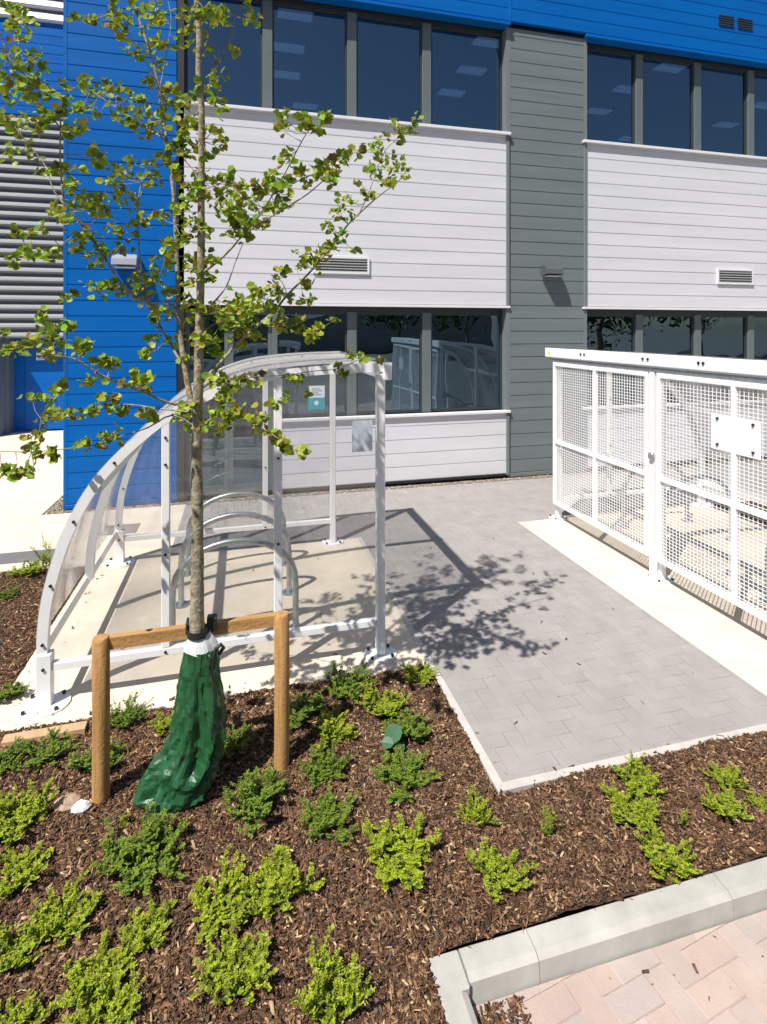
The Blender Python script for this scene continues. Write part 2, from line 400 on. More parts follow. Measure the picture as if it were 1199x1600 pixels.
chips('bark_mulch', [(-2.2, .68, .9, 2.0, 1.3), (-2.4, 1.28, 2.0, 3.71, 1), (1.29, 3.6, 2.01, 2.605, 1), (-3.6, -1.51, 3.72, 6.15, .6), (-3.6, -2.4, .9, 3.72, .5),
                     (.83, 1.0, 1.72, 1.86, .8), (1.34, 1.42, 2.67, 3.7, .004), (1.3, 3.3, 2.615, 2.68, .008), (-1.45, 1.28, 3.73, 3.85, .012), (-1.45, -1.3, 3.85, 6.1, .008), (.82, 3.6, 1.975, 1.997, .012), (.69, .80, 1.0, 1.9, .0015), (-1.0, 3.2, 3.0, 6.0, .0003), (.83, 3.2, 1.0, 1.86, .002)],
      24000, .006, .044, BK, [.24, .30, .25, .12, .05, .08], M['chip'],
      lambda x, y: np.where((x > .82) & (y < 1.87), -.083, np.where((x > .69) & (y < 2.0), .0, np.where(((x > 1.285) & (y > 2.61)) | ((x > -1.5) & (y > 3.72)), .004, bedz(x, y)+.006))),
      label='reddish brown bark chippings covering the planting bed', cat='mulch')
chips('gravel_strip', [(-2.5, -2.28, 8.0, 9.4, 1.5), (-2.3, 14, 8.0, 8.12, 1.0)], 3500, .012, .035,
      [(.40, .33, .25), (.28, .20, .14), (.5, .44, .36), (.14, .11, .09)], [.4, .3, .2, .1], M['gravel'], lambda x, y: x*0-.006, aspect=(.5, .9),
      label='pale brown gravel margin along the foot of the building', cat='gravel')
slab('gravel_base', [(-2.52, -2.26, 8.0, 14.6), (-2.26, 14, 7.98, 8.16)], M['joint'], z=-.012)
slab('dark_ground_strip', [(6.15, 7.0, 2.61, 6.2)], M['soil'], z=-.002)  # strip of dark ground along the back of the cage base

# ------------------------------------------------------------------ building
bld = empty('building', (1.7, FY, 0), 'large industrial building clad in blue, white and grey horizontal boards with dark window bands', 'building')
def planks(x0, x1, z0, z1, y=FY, pitch=.21, proud=0.0, ph=0.0):
    """horizontal boards: one extruded profile with a recessed groove per board"""
    pr = []; z = z0; first = True
    yf = y-proud; zz = z0+ph
    bounds = [z0]
    k = z0 + (pitch-ph if ph else pitch)
    while k < z1-.02: bounds.append(k); k += pitch
    bounds.append(z1)
    for a, c in zip(bounds[:-1], bounds[1:]):
        pr += [(yf+.012, a), (yf+.012, a+.004), (yf+.002, a+.008), (yf, a+.016), (yf, c-.002)]
    pr += [(yf, z1), (yf+.06, z1), (yf+.06, z0)]
    m = MB(); n = len(pr)
    vs = [(x0, u, v) for u, v in pr]+[(x1, u, v) for u, v in pr]
    # sides as quads strips instead of one ngon
    fs = [(i, i+1, n+i+1, n+i) for i in range(n-1)]+[(n-1, 0, n, 2*n-1)]
    m.add(vs, fs)
    for X in (x0, x1): m.add([(X, yf+.017, z0), (X, yf+.06, z0), (X, yf+.06, z1), (X, yf+.017, z1)], [(0, 1, 2, 3)])
    return m
ZS, ZH, ZW, ZT, ZB = 1.09, 2.72, 2.76, 5.60, 7.32
XL0, XL1, XR0, XR1 = -.86, 4.20, 5.64, 13.5
# white panels
for (x0, x1) in ((XL0, XL1), (XR0, XR1)):
    planks(.50 if x0 < 0 else x0, x1-.045 if x1 < 6 else x1, .06, ZS-.03).build('white_cladding', M['white'], bld)
    planks(x0, x1-.045 if x1 < 6 else x1, ZW+.03, ZT-.05).build('white_cladding', M['white'], bld)
# pier between
planks(XL1+.03, XR0-.045, .06, ZB, proud=-.005).build('grey_cladding', M['grey'], bld)
for X in (XL1-.03, XR0-.03):
    for z0, z1 in ((.04, ZS-.06), (ZW+.0, ZT-.0)):
        MB().box(X-.015, X+.04, FY-.02, FY+.05, z0, z1, .003).build('corner_trim', M['trimg'], bld)
MB().box(XL1-.01, XR0-.03, FY-.004, FY+.06, .0, .06, .003).build('base_trim', M['trimg'], bld)
# blue pier at the left and blue band above
planks(-2.26, XL0-.03, .06, 9.6, proud=.01).build('blue_cladding', M['blue'], bld)
MB().box(-2.28, XL0-.02, FY-.02, FY+.05, .0, .06, .003).build('base_trim', M['blue'], bld)
MB().box(-2.31, -2.262, FY-.012, 14.3, 0, 9.6, .003).build('corner_wall', M['blue'], bld)
planks(XL0-.025, XR1, ZB+.07, 9.6, proud=.055).build('blue_cladding', M['blue'], bld)
MB().box(XL0-.025, XL1, FY-.085, FY+.1, ZB, ZB+.05, .004).box(XR0-.04, XR1, FY-.085, FY+.1, ZB, ZB+.05, .004).build('drip_trim', M['blue'], bld)
for (x0, x1) in ((XL0, XL1+.02), (XR0-.07, XR1)):
    MB().box(x0, x1, FY-.06, FY+.06, ZT-.045, ZT, .004).build('window_sill', M['trimw'], bld)
    MB().box(.44 if x0 < 0 else x0, x1, FY-.045, FY+.06, ZS-.04, ZS, .004).build('window_sill', M['trimw'], bld)
    MB().box(x0, x1+.0, FY-.03, FY+.06, ZW-.01, ZW+.025, .003).build('window_head', M['trimw'], bld)
# side jambs of window recesses
REC = .17
MB().box(XL1-.02, XL1+.02, FY-.062, FY-.05, ZB+.07, 9.6, .002).build('joint_trim', M['blue'], bld)
for X0, X1 in ((XL1-.04, XL1+.03), (XR0-.045, XR0+.02)):
    MB().box(X0, X1, FY+.002, FY+REC+.05, ZS, ZW-.01).build('window_reveal', M['trimg'], bld)
    MB().box(X0, X1, FY+.002, FY+REC+.05, ZT, ZB).build('window_reveal', M['trimg'], bld)
MB().box(XL0-.03, XL0+.07, FY+.0, FY+REC+.05, .0, ZB).build('window_reveal', M['black'], bld)
def windows(x0, x1, z0, z1, mull, low):
    head = MB().box(x0, x1, FY+REC-.03, FY+REC+.06, z1-.05, z1+.06).build('window_header', M['sash'], bld)  # shade under the window head is put into the header's dark colour
    edges = [x0]+mull+[x1]
    for i in range(len(edges)-1):
        a, c = edges[i], edges[i+1]
        fr = MB(); fw = .03
        a2 = a+(.07 if i else .0); c2 = c-(.07 if i < len(edges)-2 else .0)
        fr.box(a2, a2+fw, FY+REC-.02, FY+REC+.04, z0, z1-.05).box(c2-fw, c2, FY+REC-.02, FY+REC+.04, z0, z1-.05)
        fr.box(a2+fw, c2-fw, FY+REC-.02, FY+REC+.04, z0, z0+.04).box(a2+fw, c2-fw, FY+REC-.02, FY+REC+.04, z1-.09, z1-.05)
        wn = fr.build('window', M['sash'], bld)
        MB().box(a2+fw, c2-fw, FY+REC+.01, FY+REC+.018, z0+.04, z1-.09).build('pane', M['glass'], wn)
    for x in mull:
        MB().box(x-.072, x+.072, FY+REC-.05, FY+REC+.05, z0, z1-.05, .003).build('mullion', M['frame'], bld)
ML = [.36, 1.63, 2.84]; MRt = [6.80, 8.05, 9.26, 10.5, 11.7]
for z0, z1, low in ((ZS, ZH, True), (ZT, ZB, False)):
    if low: windows(.50, XL1-.04, z0, z1, ML[1:], low)
    else: windows(XL0+.07, XL1-.04, z0, z1, ML, low)
    windows(XR0+.02, XR1, z0, z1, MRt, low)
MB().box(.43, .50, FY+.01, FY+REC+.05, 0, ZW-.011, .003).build('door_jamb', M['frame'], bld)
for (a, c) in ((XL0+.072, -.19), (-.186, .428)):
    d_ = MB().box(a, a+.06, FY+REC-.03, FY+REC+.04, .02, ZW-.06).build('glazed_door', M['frame'], bld)
    MB().box(c-.06, c, FY+REC-.03, FY+REC+.04, .02, ZW-.06).build('door_stile', M['frame'], d_)
    MB().box(a+.06, c-.06, FY+REC-.03, FY+REC+.04, .02, .14).build('door_rail', M['frame'], d_)
    MB().box(a+.06, c-.06, FY+REC-.03, FY+REC+.04, ZW-.14, ZW-.06).build('door_rail', M['frame'], d_)
    MB().box(a+.06, c-.06, FY+REC, FY+REC+.01, .14, ZW-.14).build('pane', M['glass'], d_)
# rooms behind the glass
rm = MB()
for z0, z1 in ((-.05, 2.85), (5.5, 7.42)):
    rm.box(XL0, XR1, FY+4.9, FY+5.0, z0, z1); rm.box(XL0, XR1, FY+REC+.06, FY+4.9, z0-.05, z0+.02)
rm.box(XL0-.05, XL0+.0, FY+REC+.06, FY+5, -.05, 7.5); rm.box(XR1, XR1+.1, FY, FY+5, -.05, 7.5)
rm.box(XL1, XR0, FY+.07, FY+.2, 0, 7.4)
rm.build('interior_walls', M['room'], bld)
ce = MB().box(XL0, XR1, FY+.2, FY+5, 7.38, 7.45).box(XL0, XR1, FY+.2, FY+5, 2.80, 2.9).build('ceiling', M['room'], bld)
for (px, py) in ((462, 23), (452, 75), (447, 117), (478, 166), (765, 66), (738, 110), (706, 145), (980, 140), (936, 174), (1048, 106), (1135, 195), (985, 217), (1195,165)):
    p = gnd(px, py, 7.36)
    MB().box(p.x-.27, p.x+.27, p.y-.14, p.y+.14, 7.355, 7.37).build('ceiling_light', M['lit'], ce)
# building body above and behind so that nothing shows through
MB().box(-2.26, XR1, FY+5.05, FY+16, -.1, 10).box(-2.26, XR1, FY+.07, FY+5.04, 7.5, 9.59).box(XL0-.04, XR1, FY+.07, FY+5, 2.95, 5.4).box(-2.26, XL0-.06, FY+.07, FY+5, 0, 7.5).box(.50, XR1, FY+.07, FY+.12, 0, ZS-.06).build('building_core', M['trimg'], bld)
# wall vents
def vent(x0, x1, z0, z1, fm, lm, n=5):
    v = MB().box(x0-.03, x1+.03, FY-.03, FY+.01, z0-.03, z0).box(x0-.03, x1+.03, FY-.03, FY+.01, z1, z1+.03).box(x0-.03, x0, FY-.03, FY+.01, z0, z1).box(x1, x1+.03, FY-.03, FY+.01, z0, z1).build('wall_vent', fm, bld)
    s = MB(); h = (z1-z0)/n
    for i in range(n):
        z = z0+i*h
        s.add([(x0, FY-.03, z), (x1, FY-.03, z), (x1, FY-.002, z+h*.8), (x0, FY-.002, z+h*.8), (x0, FY-.026, z-.004), (x1, FY-.026, z-.004), (x1, FY+.002, z+h*.8-.004), (x0, FY+.002, z+h*.8-.004)],
              [(0, 1, 2, 3), (4, 5, 6, 7), (0, 1, 5, 4), (2, 3, 7, 6), (0, 3, 7, 4), (1, 2, 6, 5)])
    s.build('vent_slats', lm, v)
vent(1.05, 1.84, 3.27, 3.47, M['trimw'], M['louvre']); vent(8.37, 9.12, 3.26, 3.48, M['trimw'], M['louvre'])
v = MB()
for x0 in (8.33, 8.75):
    for k in range(5): v.box(x0, x0+.33, FY-.075, FY-.058, 7.90+k*.042, 7.918+k*.042)
v.build('wall_vent', M['sash'], bld)
# recessed wing at the left: louvres, blue band, door
RY = 14.4
def louvre(x0, x1, z0, z1, pitch, m):
    s = MB(); n = int(round((z1-z0)/pitch)); h = (z1-z0)/n
    for i in range(n):
        z = z0+i*h
        pr = [(RY-.02, z+.0), (RY-.085, z+.015), (RY-.10, z+.045), (RY-.085, z+.09), (RY-.03, z+h*.72), (RY+.0, z+h*.74), (RY+.0, z+.0)]
        s.prism(pr, 'x', x0, x1)
    return s.build('louvre', m, bld)
MB().box(-12, -2.3, RY+.0, RY+.1, 2.2, 12).build('recess_backing', M['slab'], bld)
louvre(-12, -2.31, 2.2, 7.34, .215, M['louvre'])
louvre(-12, -2.31, 9.56, 11.7, .30, M['louvrew'])
planks(-12, -2.31, 7.36, 9.54, y=RY, proud=.03).build('blue_cladding', M['blue'], bld)
dw = MB().box(-5.2, -2.31, RY+.30, RY+.36, .02, 2.2)
dw.build('recess_wall', M['blue'], bld)
dr = MB().box(-4.95, -3.3, RY+.255, RY+.298, .03, 2.12, .004).build('door', M['blue'], bld)
MB().box(-4.72, -4.55, RY+.245, RY+.254, 1.68, 1.88).build('door_notice', M['paper'], dr)
MB().box(-4.70, -4.57, RY+.241, RY+.2445, 1.70, 1.77).build('door_handle_plate', M['galv'], dr)
MB().box(-12, -5.2, RY+.0, RY+.4, 0, 2.2).build('recess_wall', M['grey'], bld)
MB().box(-5.42, -5.27, RY-.35, RY-.002, 0, 2.2, .004).build('recess_pier', M['trimg'], bld)

# wall lamps
def wall_lamp(x, z, m, label):
    t = empty('wall_lamp', (x, FY, z), label, 'wall lamp', 'wall lamps on the building piers')
    MB().box(x-.13, x+.13, FY-.035, FY-.006, z-.07, z+.10, .006).build('back_plate', m, t)
    pr = [(FY-.036, z+.09), (FY-.14, z+.075), (FY-.20, z+.02), (FY-.215, z-.06), (FY-.036, z-.085)]
    MB().prism(pr, 'x', x-.155, x+.155).build('lamp_hood', m, t)
    MB().box(x-.12, x+.12, FY-.19, FY-.05, z-.098, z-.088).build('lamp_glass', M['paper'], t)
wall_lamp(4.93, 3.37, M['lampgrey'], 'dark grey wedge wall lamp on the grey board pier between the white panels')
wall_lamp(-1.53, 3.33, M['steelc'], 'silver wall lamp on the blue board pier behind the tree')

# notice on the low window
pn = gnd(497, 612) ; nx = 1.08
nt_ = empty('window_notice', (nx, FY+REC, 1.2), 'small white and teal notice stuck in the low window behind the shelter', 'notice')
MB().box(.975, 1.215, FY+REC-.008, FY+REC-.003, 1.37, 1.55).build('notice_top', M['paper'], nt_)
MB().box(.965, 1.215, FY+REC-.008, FY+REC-.003, 1.19, 1.37).build('notice_bottom', M['teal'], nt_)
q = MB()
for i, wd in enumerate((.12, .16, .10, .14)): q.box(1.02, 1.02+wd, FY+REC-.0105, FY+REC-.0085, 1.50-i*.03, 1.508-i*.03)
q.build('notice_text', M['ink'], nt_)
MB().prism([(1.09+.035*math.cos(a*math.pi/6), 1.29+.035*math.sin(a*math.pi/6)) for a in range(12)], 'y', FY+REC-.0105, FY+REC-.0085).build('notice_emblem', M['paper'], nt_)

# ------------------------------------------------------------------ bike shelter (curved)
PROF = [(-1.25, .02), (-1.262, .25), (-1.258, .48), (-1.232, .70), (-1.17, .945), (-1.08, 1.183), (-.945, 1.421), (-.77, 1.62), (-.54, 1.815), (-.33, 1.935), (-.12, 2.03), (.09, 2.09), (.31, 2.12), (.55, 2.14), (.82, 2.15), (1.07, 2.155)]
def smooth_prof(P, n=4):
    out = []
    for i in range(len(P)-1):
        p0 = P[max(i-1, 0)]; p1 = P[i]; p2 = P[i+1]; p3 = P[min(i+2, len(P)-1)]
        for k in range(n):
            t = k/n
            out.append(tuple(.5*((2*p1[a])+(-p0[a]+p2[a])*t+(2*p0[a]-5*p1[a]+4*p2[a]-p3[a])*t*t+(-p0[a]+3*p1[a]-3*p2[a]+p3[a])*t**3) for a in (0, 1)))
    return out+[P[-1]]
PS = smooth_prof(PROF, 3)
def offset(P, d):
    out = []
    for i in range(len(P)):
        a = P[max(i-1, 0)]; c = P[min(i+1, len(P)-1)]; tx, tz = c[0]-a[0], c[1]-a[1]; L = math.hypot(tx, tz)
        out.append((P[i][0]+tz/L*d, P[i][1]-tx/L*d))
    return out
def arch(y0, y1, P, depth, fx):
    o = P; i = offset(P, depth); n = len(P); m = MB()
    vs = [(fx(p[0]), y, p[1]) for y in (y0, y1) for p in o]+[(fx(p[0]), y, p[1]) for y in (y0, y1) for p in i]
    O0, O1, I0, I1 = 0, n, 2*n, 3*n
    fs = []
    for k in range(n-1):
        fs += [(O0+k, O0+k+1, O1+k+1, O1+k), (I0+k, I0+k+1, I1+k+1, I1+k), (O0+k, O0+k+1, I0+k+1, I0+k), (O1+k, O1+k+1, I1+k+1, I1+k)]
    fs += [(O0, O1, I1, I0), (O0+n-1, O1+n-1, I1+n-1, I0+n-1)]
    return m.add(vs, fs)
def zin(x, d=.06):          # inner edge height of the arch at x
    I = offset(PS, d)
    for a, c in zip(I[:-1], I[1:]):
        if a[0] <= x <= c[0] and c[0] > a[0]: return a[1]+(c[1]-a[1])*(x-a[0])/(c[0]-a[0])
    return 2.08
def xin(z, d=.06):
    I = offset(PS, d)
    for a, c in zip(I[:-1], I[1:]):
        if a[1] <= z <= c[1]: return a[0]+(c[0]-a[0])*(z-a[1])/(c[1]-a[1])
    return -1.18
def bolts(parent, pts, axis, r=.011, name='bolt'):
    d = {'x': Vector((1, 0, 0)), 'y': Vector((0, 1, 0)), 'z': Vector((0, 0, 1))}[axis]
    first = None
    for p in pts:
        if first is None:
            a = Vector(p); first = MB().tube([a-d*.008, a+d*.008], r, 7, smooth=False).build(name, M['bolt'], parent); pa = a
        else:
            o = first.copy(); C.objects.link(o); o.location = Vector(p)-pa
def base_plate(parent, x, y, rx=.13, ry=.10):
    p = MB().prism([(x+rx*math.cos(a*math.pi/9)*(1 if abs(math.cos(a*math.pi/9)) < .9 else .95), y+ry*math.sin(a*math.pi/9)) for a in range(18)], 'z', .001, .013).build('base_plate', M['paint'], parent)
    bolts(p, [(x+sx*rx*.58, y+sy*ry*.62, .022) for sx in (-1, 1) for sy in (-1, 1)], 'z', .012, 'anchor_bolt')
def frame_set(root, fx, ys, midpost=True, front=.987, tf=.06):
    """ys: arch positions; fx maps local x to world x (mirrors for the cage)"""
    S = lambda a, c: (min(fx(a), fx(c)), max(fx(a), fx(c)))
    y0, y1 = ys[0], ys[-1]
    for yi in ys:
        arch(yi-.025, yi+.025, PS if (midpost or yi in (ys[0], ys[-1])) else [p for p in PS if p[1] > .29], .062, fx).build('arch_frame', M['paint'], root)
        x0, x1 = S(-1.335, -1.17); 
        # foot sleeve
        if midpost or yi in (ys[0], ys[-1]):
            a, c = S(-1.262, -1.175)
            MB().box(a, c, yi-.036, yi+.036, .014, .34, .004).build('foot_sleeve', M['paint'], root)
            base_plate(root, fx(-1.225), yi, .16, .13)
        a, c = S(front-tf/2, front+tf/2)
        if midpost or yi in (ys[0], ys[-1]):
            MB().box(a, c, yi-.035, yi+.035, .014, 2.075, .005).build('front_post', M['paint'], root)
            base_plate(root, fx(front), yi)
    for yi in (y0, y1):
        for X, wd in ((-.496, .052), (.244, .058)):
            a, c = S(X-wd/2, X+wd/2)
            MB().box(a, c, yi-.024, yi+.024, .275, zin(X)+.01, .004).build('frame_post', M['paint'], root)
        a, c = S(-1.175, front-tf/2)
        MB().box(a, c, yi-.024, yi+.024, .225, .275, .004).build('bottom_rail', M['paint'], root)
        # clear end panels
        eds = [-1.19, -.522, -.47, .215, .273, front-tf/2]
        for k in (0, 2, 4):
            xa, xb = eds[k], eds[k+1]; top = []
            xs_ = [xa+(xb-xa)*t/8 for t in range(9)]
            if k == 0:
                pts = [(xb, .28)]+[(xb, zin(xb)-.002)]
                I = [p for p in offset(PS, .063) if p[0] < xb-.01 and p[1] > .30]
                pts += I[::-1]+[(I[0][0], .28)]
            else:
                pts = [(xb, .28), (xb, zin(xb)-.003)]+[(x_, zin(x_)-.003) for x_ in xs_[::-1][1:]]+[(xa, .28)]
            pts = [(fx(u), v_) for u, v_ in pts]
            MB().prism(pts, 'y', yi-.002, yi+.002).build('end_panel', M['perspex'], root)
        bl = [(fx(X), yi-.026, z) for X in (-.496, .244, front) for z in (.9, 1.5) if z < zin(X)]
        bl += [(fx(offset(PS, .035)[k][0]), yi-.030, offset(PS, .035)[k][1]) for k in (5, 10, 15, 20, 25, 33, 40)]
        bl += [(fx(-1.22), yi-.038, .25), (fx(-.496), yi-.026, .25), (fx(.244), yi-.026, .25), (fx(-.496), yi-.026, 1.68)]
        bolts(root, bl, 'y', .009)
    # lengthwise members
    a, c = S(-1.256, -1.244)
    MB().box(a, c, y0+.037, y1-.037, .27, .35, .002).build('back_rail', M['paint'], root)
    X = -.93; a, c = S(X-.03, X+.03)
    MB().box(a, c, y0+.03, y1-.03, 1.325, 1.385, .004).build('purlin', M['paint'], root)
    a, c = S(1.0, 1.065)
    MB().box(a, c, y0-.05, y1+.05, 2.03, 2.135, .006).build('front_beam', M['paint'], root)
    # curved clear sheets
    Q = [p for p in offset(PS, -.006) if p[1] > .36]
    for a_, c_ in zip(ys[:-1], ys[1:]):
        m = MB(); n = len(Q); Q2 = offset(Q, .004)
        vs = [(fx(p[0]), y, p[1]) for y in (a_-.02 if a_ == ys[0] else a_+.003, c_+.02 if c_ == ys[-1] else c_-.003) for p in Q]+[(fx(p[0]), y, p[1]) for y in (a_-.02 if a_ == ys[0] else a_+.003, c_+.02 if c_ == ys[-1] else c_-.003) for p in Q2]
        fs = []
        for k in range(n-1): fs += [(k, k+1, n+k+1, n+k), (2*n+k, 2*n+k+1, 3*n+k+1, 3*n+k), (k, k+1, 2*n+k+1, 2*n+k), (n+k, n+k+1, 3*n+k+1, 3*n+k)]
        m.add(vs, fs); m.sm = [True]*len(m.f)
        m.build('roof_sheet', M['roofsheet'], root)

sh = empty('bike_shelter', (0, 3.94, 0), 'small curved clear plastic bike shelter with white frame standing open behind the tree', 'bike shelter')
frame_set(sh, lambda x: x, [3.94, 5.05, 6.15], midpost=False)
# laminated notice on the near end panel
MB().box(.775, .925, 3.930, 3.936, 1.51, 1.735).build('plastic_notice', mat('notice_painted_reflection', (.78, .83, .88), .15, metal=.3, noise=(11, .35, (.38, .46, .56))), sh)  # blue-grey mottling paints reflections into the notice's colour

def hoop(x, y, label, half=.465):
    t = empty('cycle_hoop', (x, y, 0), label, 'cycle stand', 'galvanised cycle hoops')
    pts = [(x-half, y, .005), (x-half, y, .2), (x-half, y, .36)]
    for k in range(1, 18):
        a = math.pi*k/18; pts.append((x-half*math.cos(a)*(1 if abs(math.cos(a)) > .99 else 1), y, .38+.37*math.sin(a)**.9))
    pts += [(x+half, y, .36), (x+half, y, .2), (x+half, y, .005)]
    MB().tube(pts, .025, 10).build('hoop_tube', M['galv'], t)
    for s in (-1, 1):
        MB().tube([(x+s*half, y, .001), (x+s*half, y, .009)], .07, 14, smooth=False).build('floor_flange', M['galv'], t)
    return t
for y, wd in ((4.45, 'nearest'), (5.08, 'middle'), (5.72, 'farthest')):
    hoop(-.05, y, '%s of the three galvanised steel cycle hoops inside the small open shelter' % wd)

# ------------------------------------------------------------------ caged bike store
CX = 3.90
cg = empty('bike_cage', (CX, 4.46, 0), 'white bike store with weld mesh sliding gates and curved clear roof beside the path', 'bike cage')
fxc = lambda x: CX+(.987-x)
frame_set(cg, fxc, [2.69, 4.46, 6.23])
# eaves beam facing the path
MB().box(CX-.105, CX-.06, 2.55, 6.38, 2.05, 2.165, .006).build('eaves_beam', M['paint'], cg)
MB().box(CX-.06, CX-.04, 2.55, 6.36, 2.10, 2.14, .003).build('eaves_flange', M['paint'], cg)
bolts(cg, [(CX-.107, yy, 2.115) for yy in (5.6, 5.53, 4.58, 4.51, 3.9, 3.85, 2.9)], 'x', .012)
MB().tube([(CX-.109, 6.28, 2.11), (CX-.104, 6.28, 2.11)], .02, 10).build('yellow_sticker', M['yellow'], cg)
def gate(ya, yb, name):
    x0, x1 = CX-.088, CX-.050; ym = (ya+yb)/2
    gt = MB().box(x0, x1, ym-.022, ym+.022, .199, 1.99, .003).build('mesh_gate', M['paint'], cg)
    for y in (ya, yb): MB().box(x0, x1, y-.022, y+.022, .199, 1.99, .003).build('gate_stile', M['paint'], gt)
    for (z, h) in ((.222, .046), (.995, .05), (1.966, .046)):
        for (a, c) in ((ya+.0225, ym-.0225), (ym+.0225, yb-.0225)): MB().box(x0, x1, a, c, z-h/2, z+h/2, .003).build('gate_rail', M['paint'], gt)
    for (a, c) in ((ya+.022, ym-.022), (ym+.022, yb-.022)):
        ms = MB(); xm = (x0+x1)/2; wr = .0023
        y = a+.03
        while y < c: ms.box(xm-wr, xm+wr, y-wr, y+wr, .244, 1.945); y += .040
        for zz0, zz1 in ((.246, .97), (1.02, 1.943)):
            z = zz0+.02
            while z < zz1: ms.box(xm+wr*1.02, xm+wr*3, a, c, z-wr, z+wr); z += .031
        ms.build('weld_mesh', M['paint'], gt)
    return gt
g1 = gate(4.56, 6.20, 1); g2 = gate(2.76, 4.40, 2)
MB().box(CX-.081, CX-.0745, 3.34, 3.80, 1.405, 1.70, .002).build('lock_plate', M['paint'], g2)
bolts(g2, [(CX-.084, yy, zz) for yy in (3.40, 3.73) for zz in (1.45, 1.665)], 'x', .011)
# gate latch and track
MB().box(CX-.12, CX-.089, 4.44, 4.50, 1.16, 1.22, .006).build('gate_latch', M['galv'], cg)
MB().box(CX-.085, CX-.055, 2.6, 6.3, 1.995, 2.03, .003).build('gate_track', M['galv'], cg)
MB().box(CX-.088, CX-.046, 4.455, 4.515, .014, 1.99, .003).build('gate_stop_post', M['paint'], cg)
for i, y in enumerate((3.2, 3.85, 5.1, 5.75)):
    t = hoop(4.95, y, 'galvanised cycle hoop inside the white mesh cage, %s from the building' % ('fourth', 'third', 'second', 'first')[i])

# ------------------------------------------------------------------ small ground things
MB().box(-2.55, -1.88, 6.42, 6.72, .001, .006).build('dark_ground_patch', M['slab'], label='dark grey rectangular patch on the pale pavement left of the shelter', cat='slab')  # thin dark rectangle lying on the pavement
MB().box(-1.62, -1.22, 7.02, 7.35, .001, .005).build('drain_cover', M['cover'], label='brown rectangular drain cover in pale pavement behind the shelter', cat='drain cover')
def rock(name, c, s, m, label, seed, cat):
    r = random.Random(seed); b = MB(); n = 9; vs = []; rows = 6
    for i in range(rows+1):
        th = math.pi*i/rows
        for k in range(n):
            a = 2*math.pi*k/n; j = r.uniform(.82, 1.1)
            vs.append((c[0]+s[0]*math.sin(th)*math.cos(a+s[3])*j, c[1]+s[1]*math.sin(th)*math.sin(a+s[3])*j, c[2]+s[2]*math.cos(th)*j))
    b.add(vs, [(i*n+k, i*n+(k+1) % n, (i+1)*n+(k+1) % n, (i+1)*n+k) for i in range(rows) for k in range(n)])
    b.build(name, m, label=label, cat=cat)
p = gnd(106, 1262, 0); rock('stone', (p.x, p.y, .02), (.075, .04, .045, .4), M['stone'], 'tan broken stone lying by the left stake foot', 2, 'stone')
p = gnd(127, 1268, 0); rock('stone', (p.x, p.y, .02), (.045, .032, .03, .9), M['stonew'], 'small white stone beside the tan stone at the left stake', 3, 'stone')
pa, pb = gnd(5, 1163, .02), gnd(135, 1138, .02)
b = MB(); dv = (pb-pa); dv.z = 0; u = dv.normalized(); nn = Vector((-u.y, u.x, 0))*.035
b.add([pa-nn+Vector((0,0,-.01)), pb-nn+Vector((0,0,-.01)), pb+nn+Vector((0,0,-.01)), pa+nn+Vector((0,0,-.01)), pa-nn+Vector((0,0,.03)), pb-nn+Vector((0,0,.022)), pb+nn+Vector((0,0,.022)), pa+nn+Vector((0,0,.03))], [(0,1,2,3),(4,5,6,7),(0,1,5,4),(1,2,6,5),(2,3,7,6),(3,0,4,7)])
b.build('timber_offcut', M['plank'], label='pale timber offcut half buried in the bark at the left edge', cat='timber')

# ------------------------------------------------------------------ tree stake frame
TY = 3.0
st = empty('tree_stake_frame', (-.25, 3.08, 0), 'goalpost frame of two round timber stakes and a cross board holding the young tree', 'tree stake')
def stake(p, z):
    m = MB(); x, y = p.x, p.y
    m.tube([(x, y, -.05), (x+.002, y, z*.5), (x, y, z-.012), (x, y, z)], [.042, .042, .042, .036], 18); return m.build('stake_post', M['wood'], st)
sl, sr = gnd(158, 1250), gnd(441, 1197)
sl.y = 3.08; sr.y = 3.08
stake(sl, .83); stake(sr, .835)
cb = MB()
za, zb = .80, .775
x0, x1 = sl.x+.03, sr.x-.030
for (a, c) in ((x0, x1),):
    vs = [(a, 3.075, za-.04), (c, 3.075, zb-.005), (c, 3.075, zb+.055), (a, 3.075, za+.022), (a, 3.115, za-.04), (c, 3.115, zb-.005), (c, 3.115, zb+.055), (a, 3.115, za+.022)]
    cb.add(vs, [(0,1,2,3),(4,5,6,7),(0,1,5,4),(1,2,6,5),(2,3,7,6),(3,0,4,7)])
cb.build('cross_board', M['woodx'], st)
def trunk_d(px): return TY/((px-600)/FPX*RT.y+FW.y)
tp = at(309, 985, trunk_d(309))
# rubber tie: loop round the trunk and spacer block
tie = MB(); n = 20; vs = []
for (zo) in (-.017, .017):
    for r_ in (.047, .052):
        for k in range(n): a = 2*math.pi*k/n; vs.append((tp.x+r_*math.cos(a), tp.y+r_*math.sin(a)*1.1, tp.z-.005+zo))
tie.add(vs, [(k, (k+1) % n, 2*n+(k+1) % n, 2*n+k) for k in range(n)]+[(n+k, n+(k+1) % n, 3*n+(k+1) % n, 3*n+k) for k in range(n)]+[(k, (k+1) % n, n+(k+1) % n, n+k) for k in range(n)]+[(2*n+k, 2*n+(k+1) % n, 3*n+(k+1) % n, 3*n+k) for k in range(n)])
tie.box(tp.x+.045, tp.x+.095, 3.02, 3.07, tp.z-.03, tp.z+.045, .006)
tie.box(tp.x-.058, tp.x-.045, 3.0, 3.07, tp.z-.02, tp.z+.04, .003)
tie.build('rubber_tie', M['black'], st)

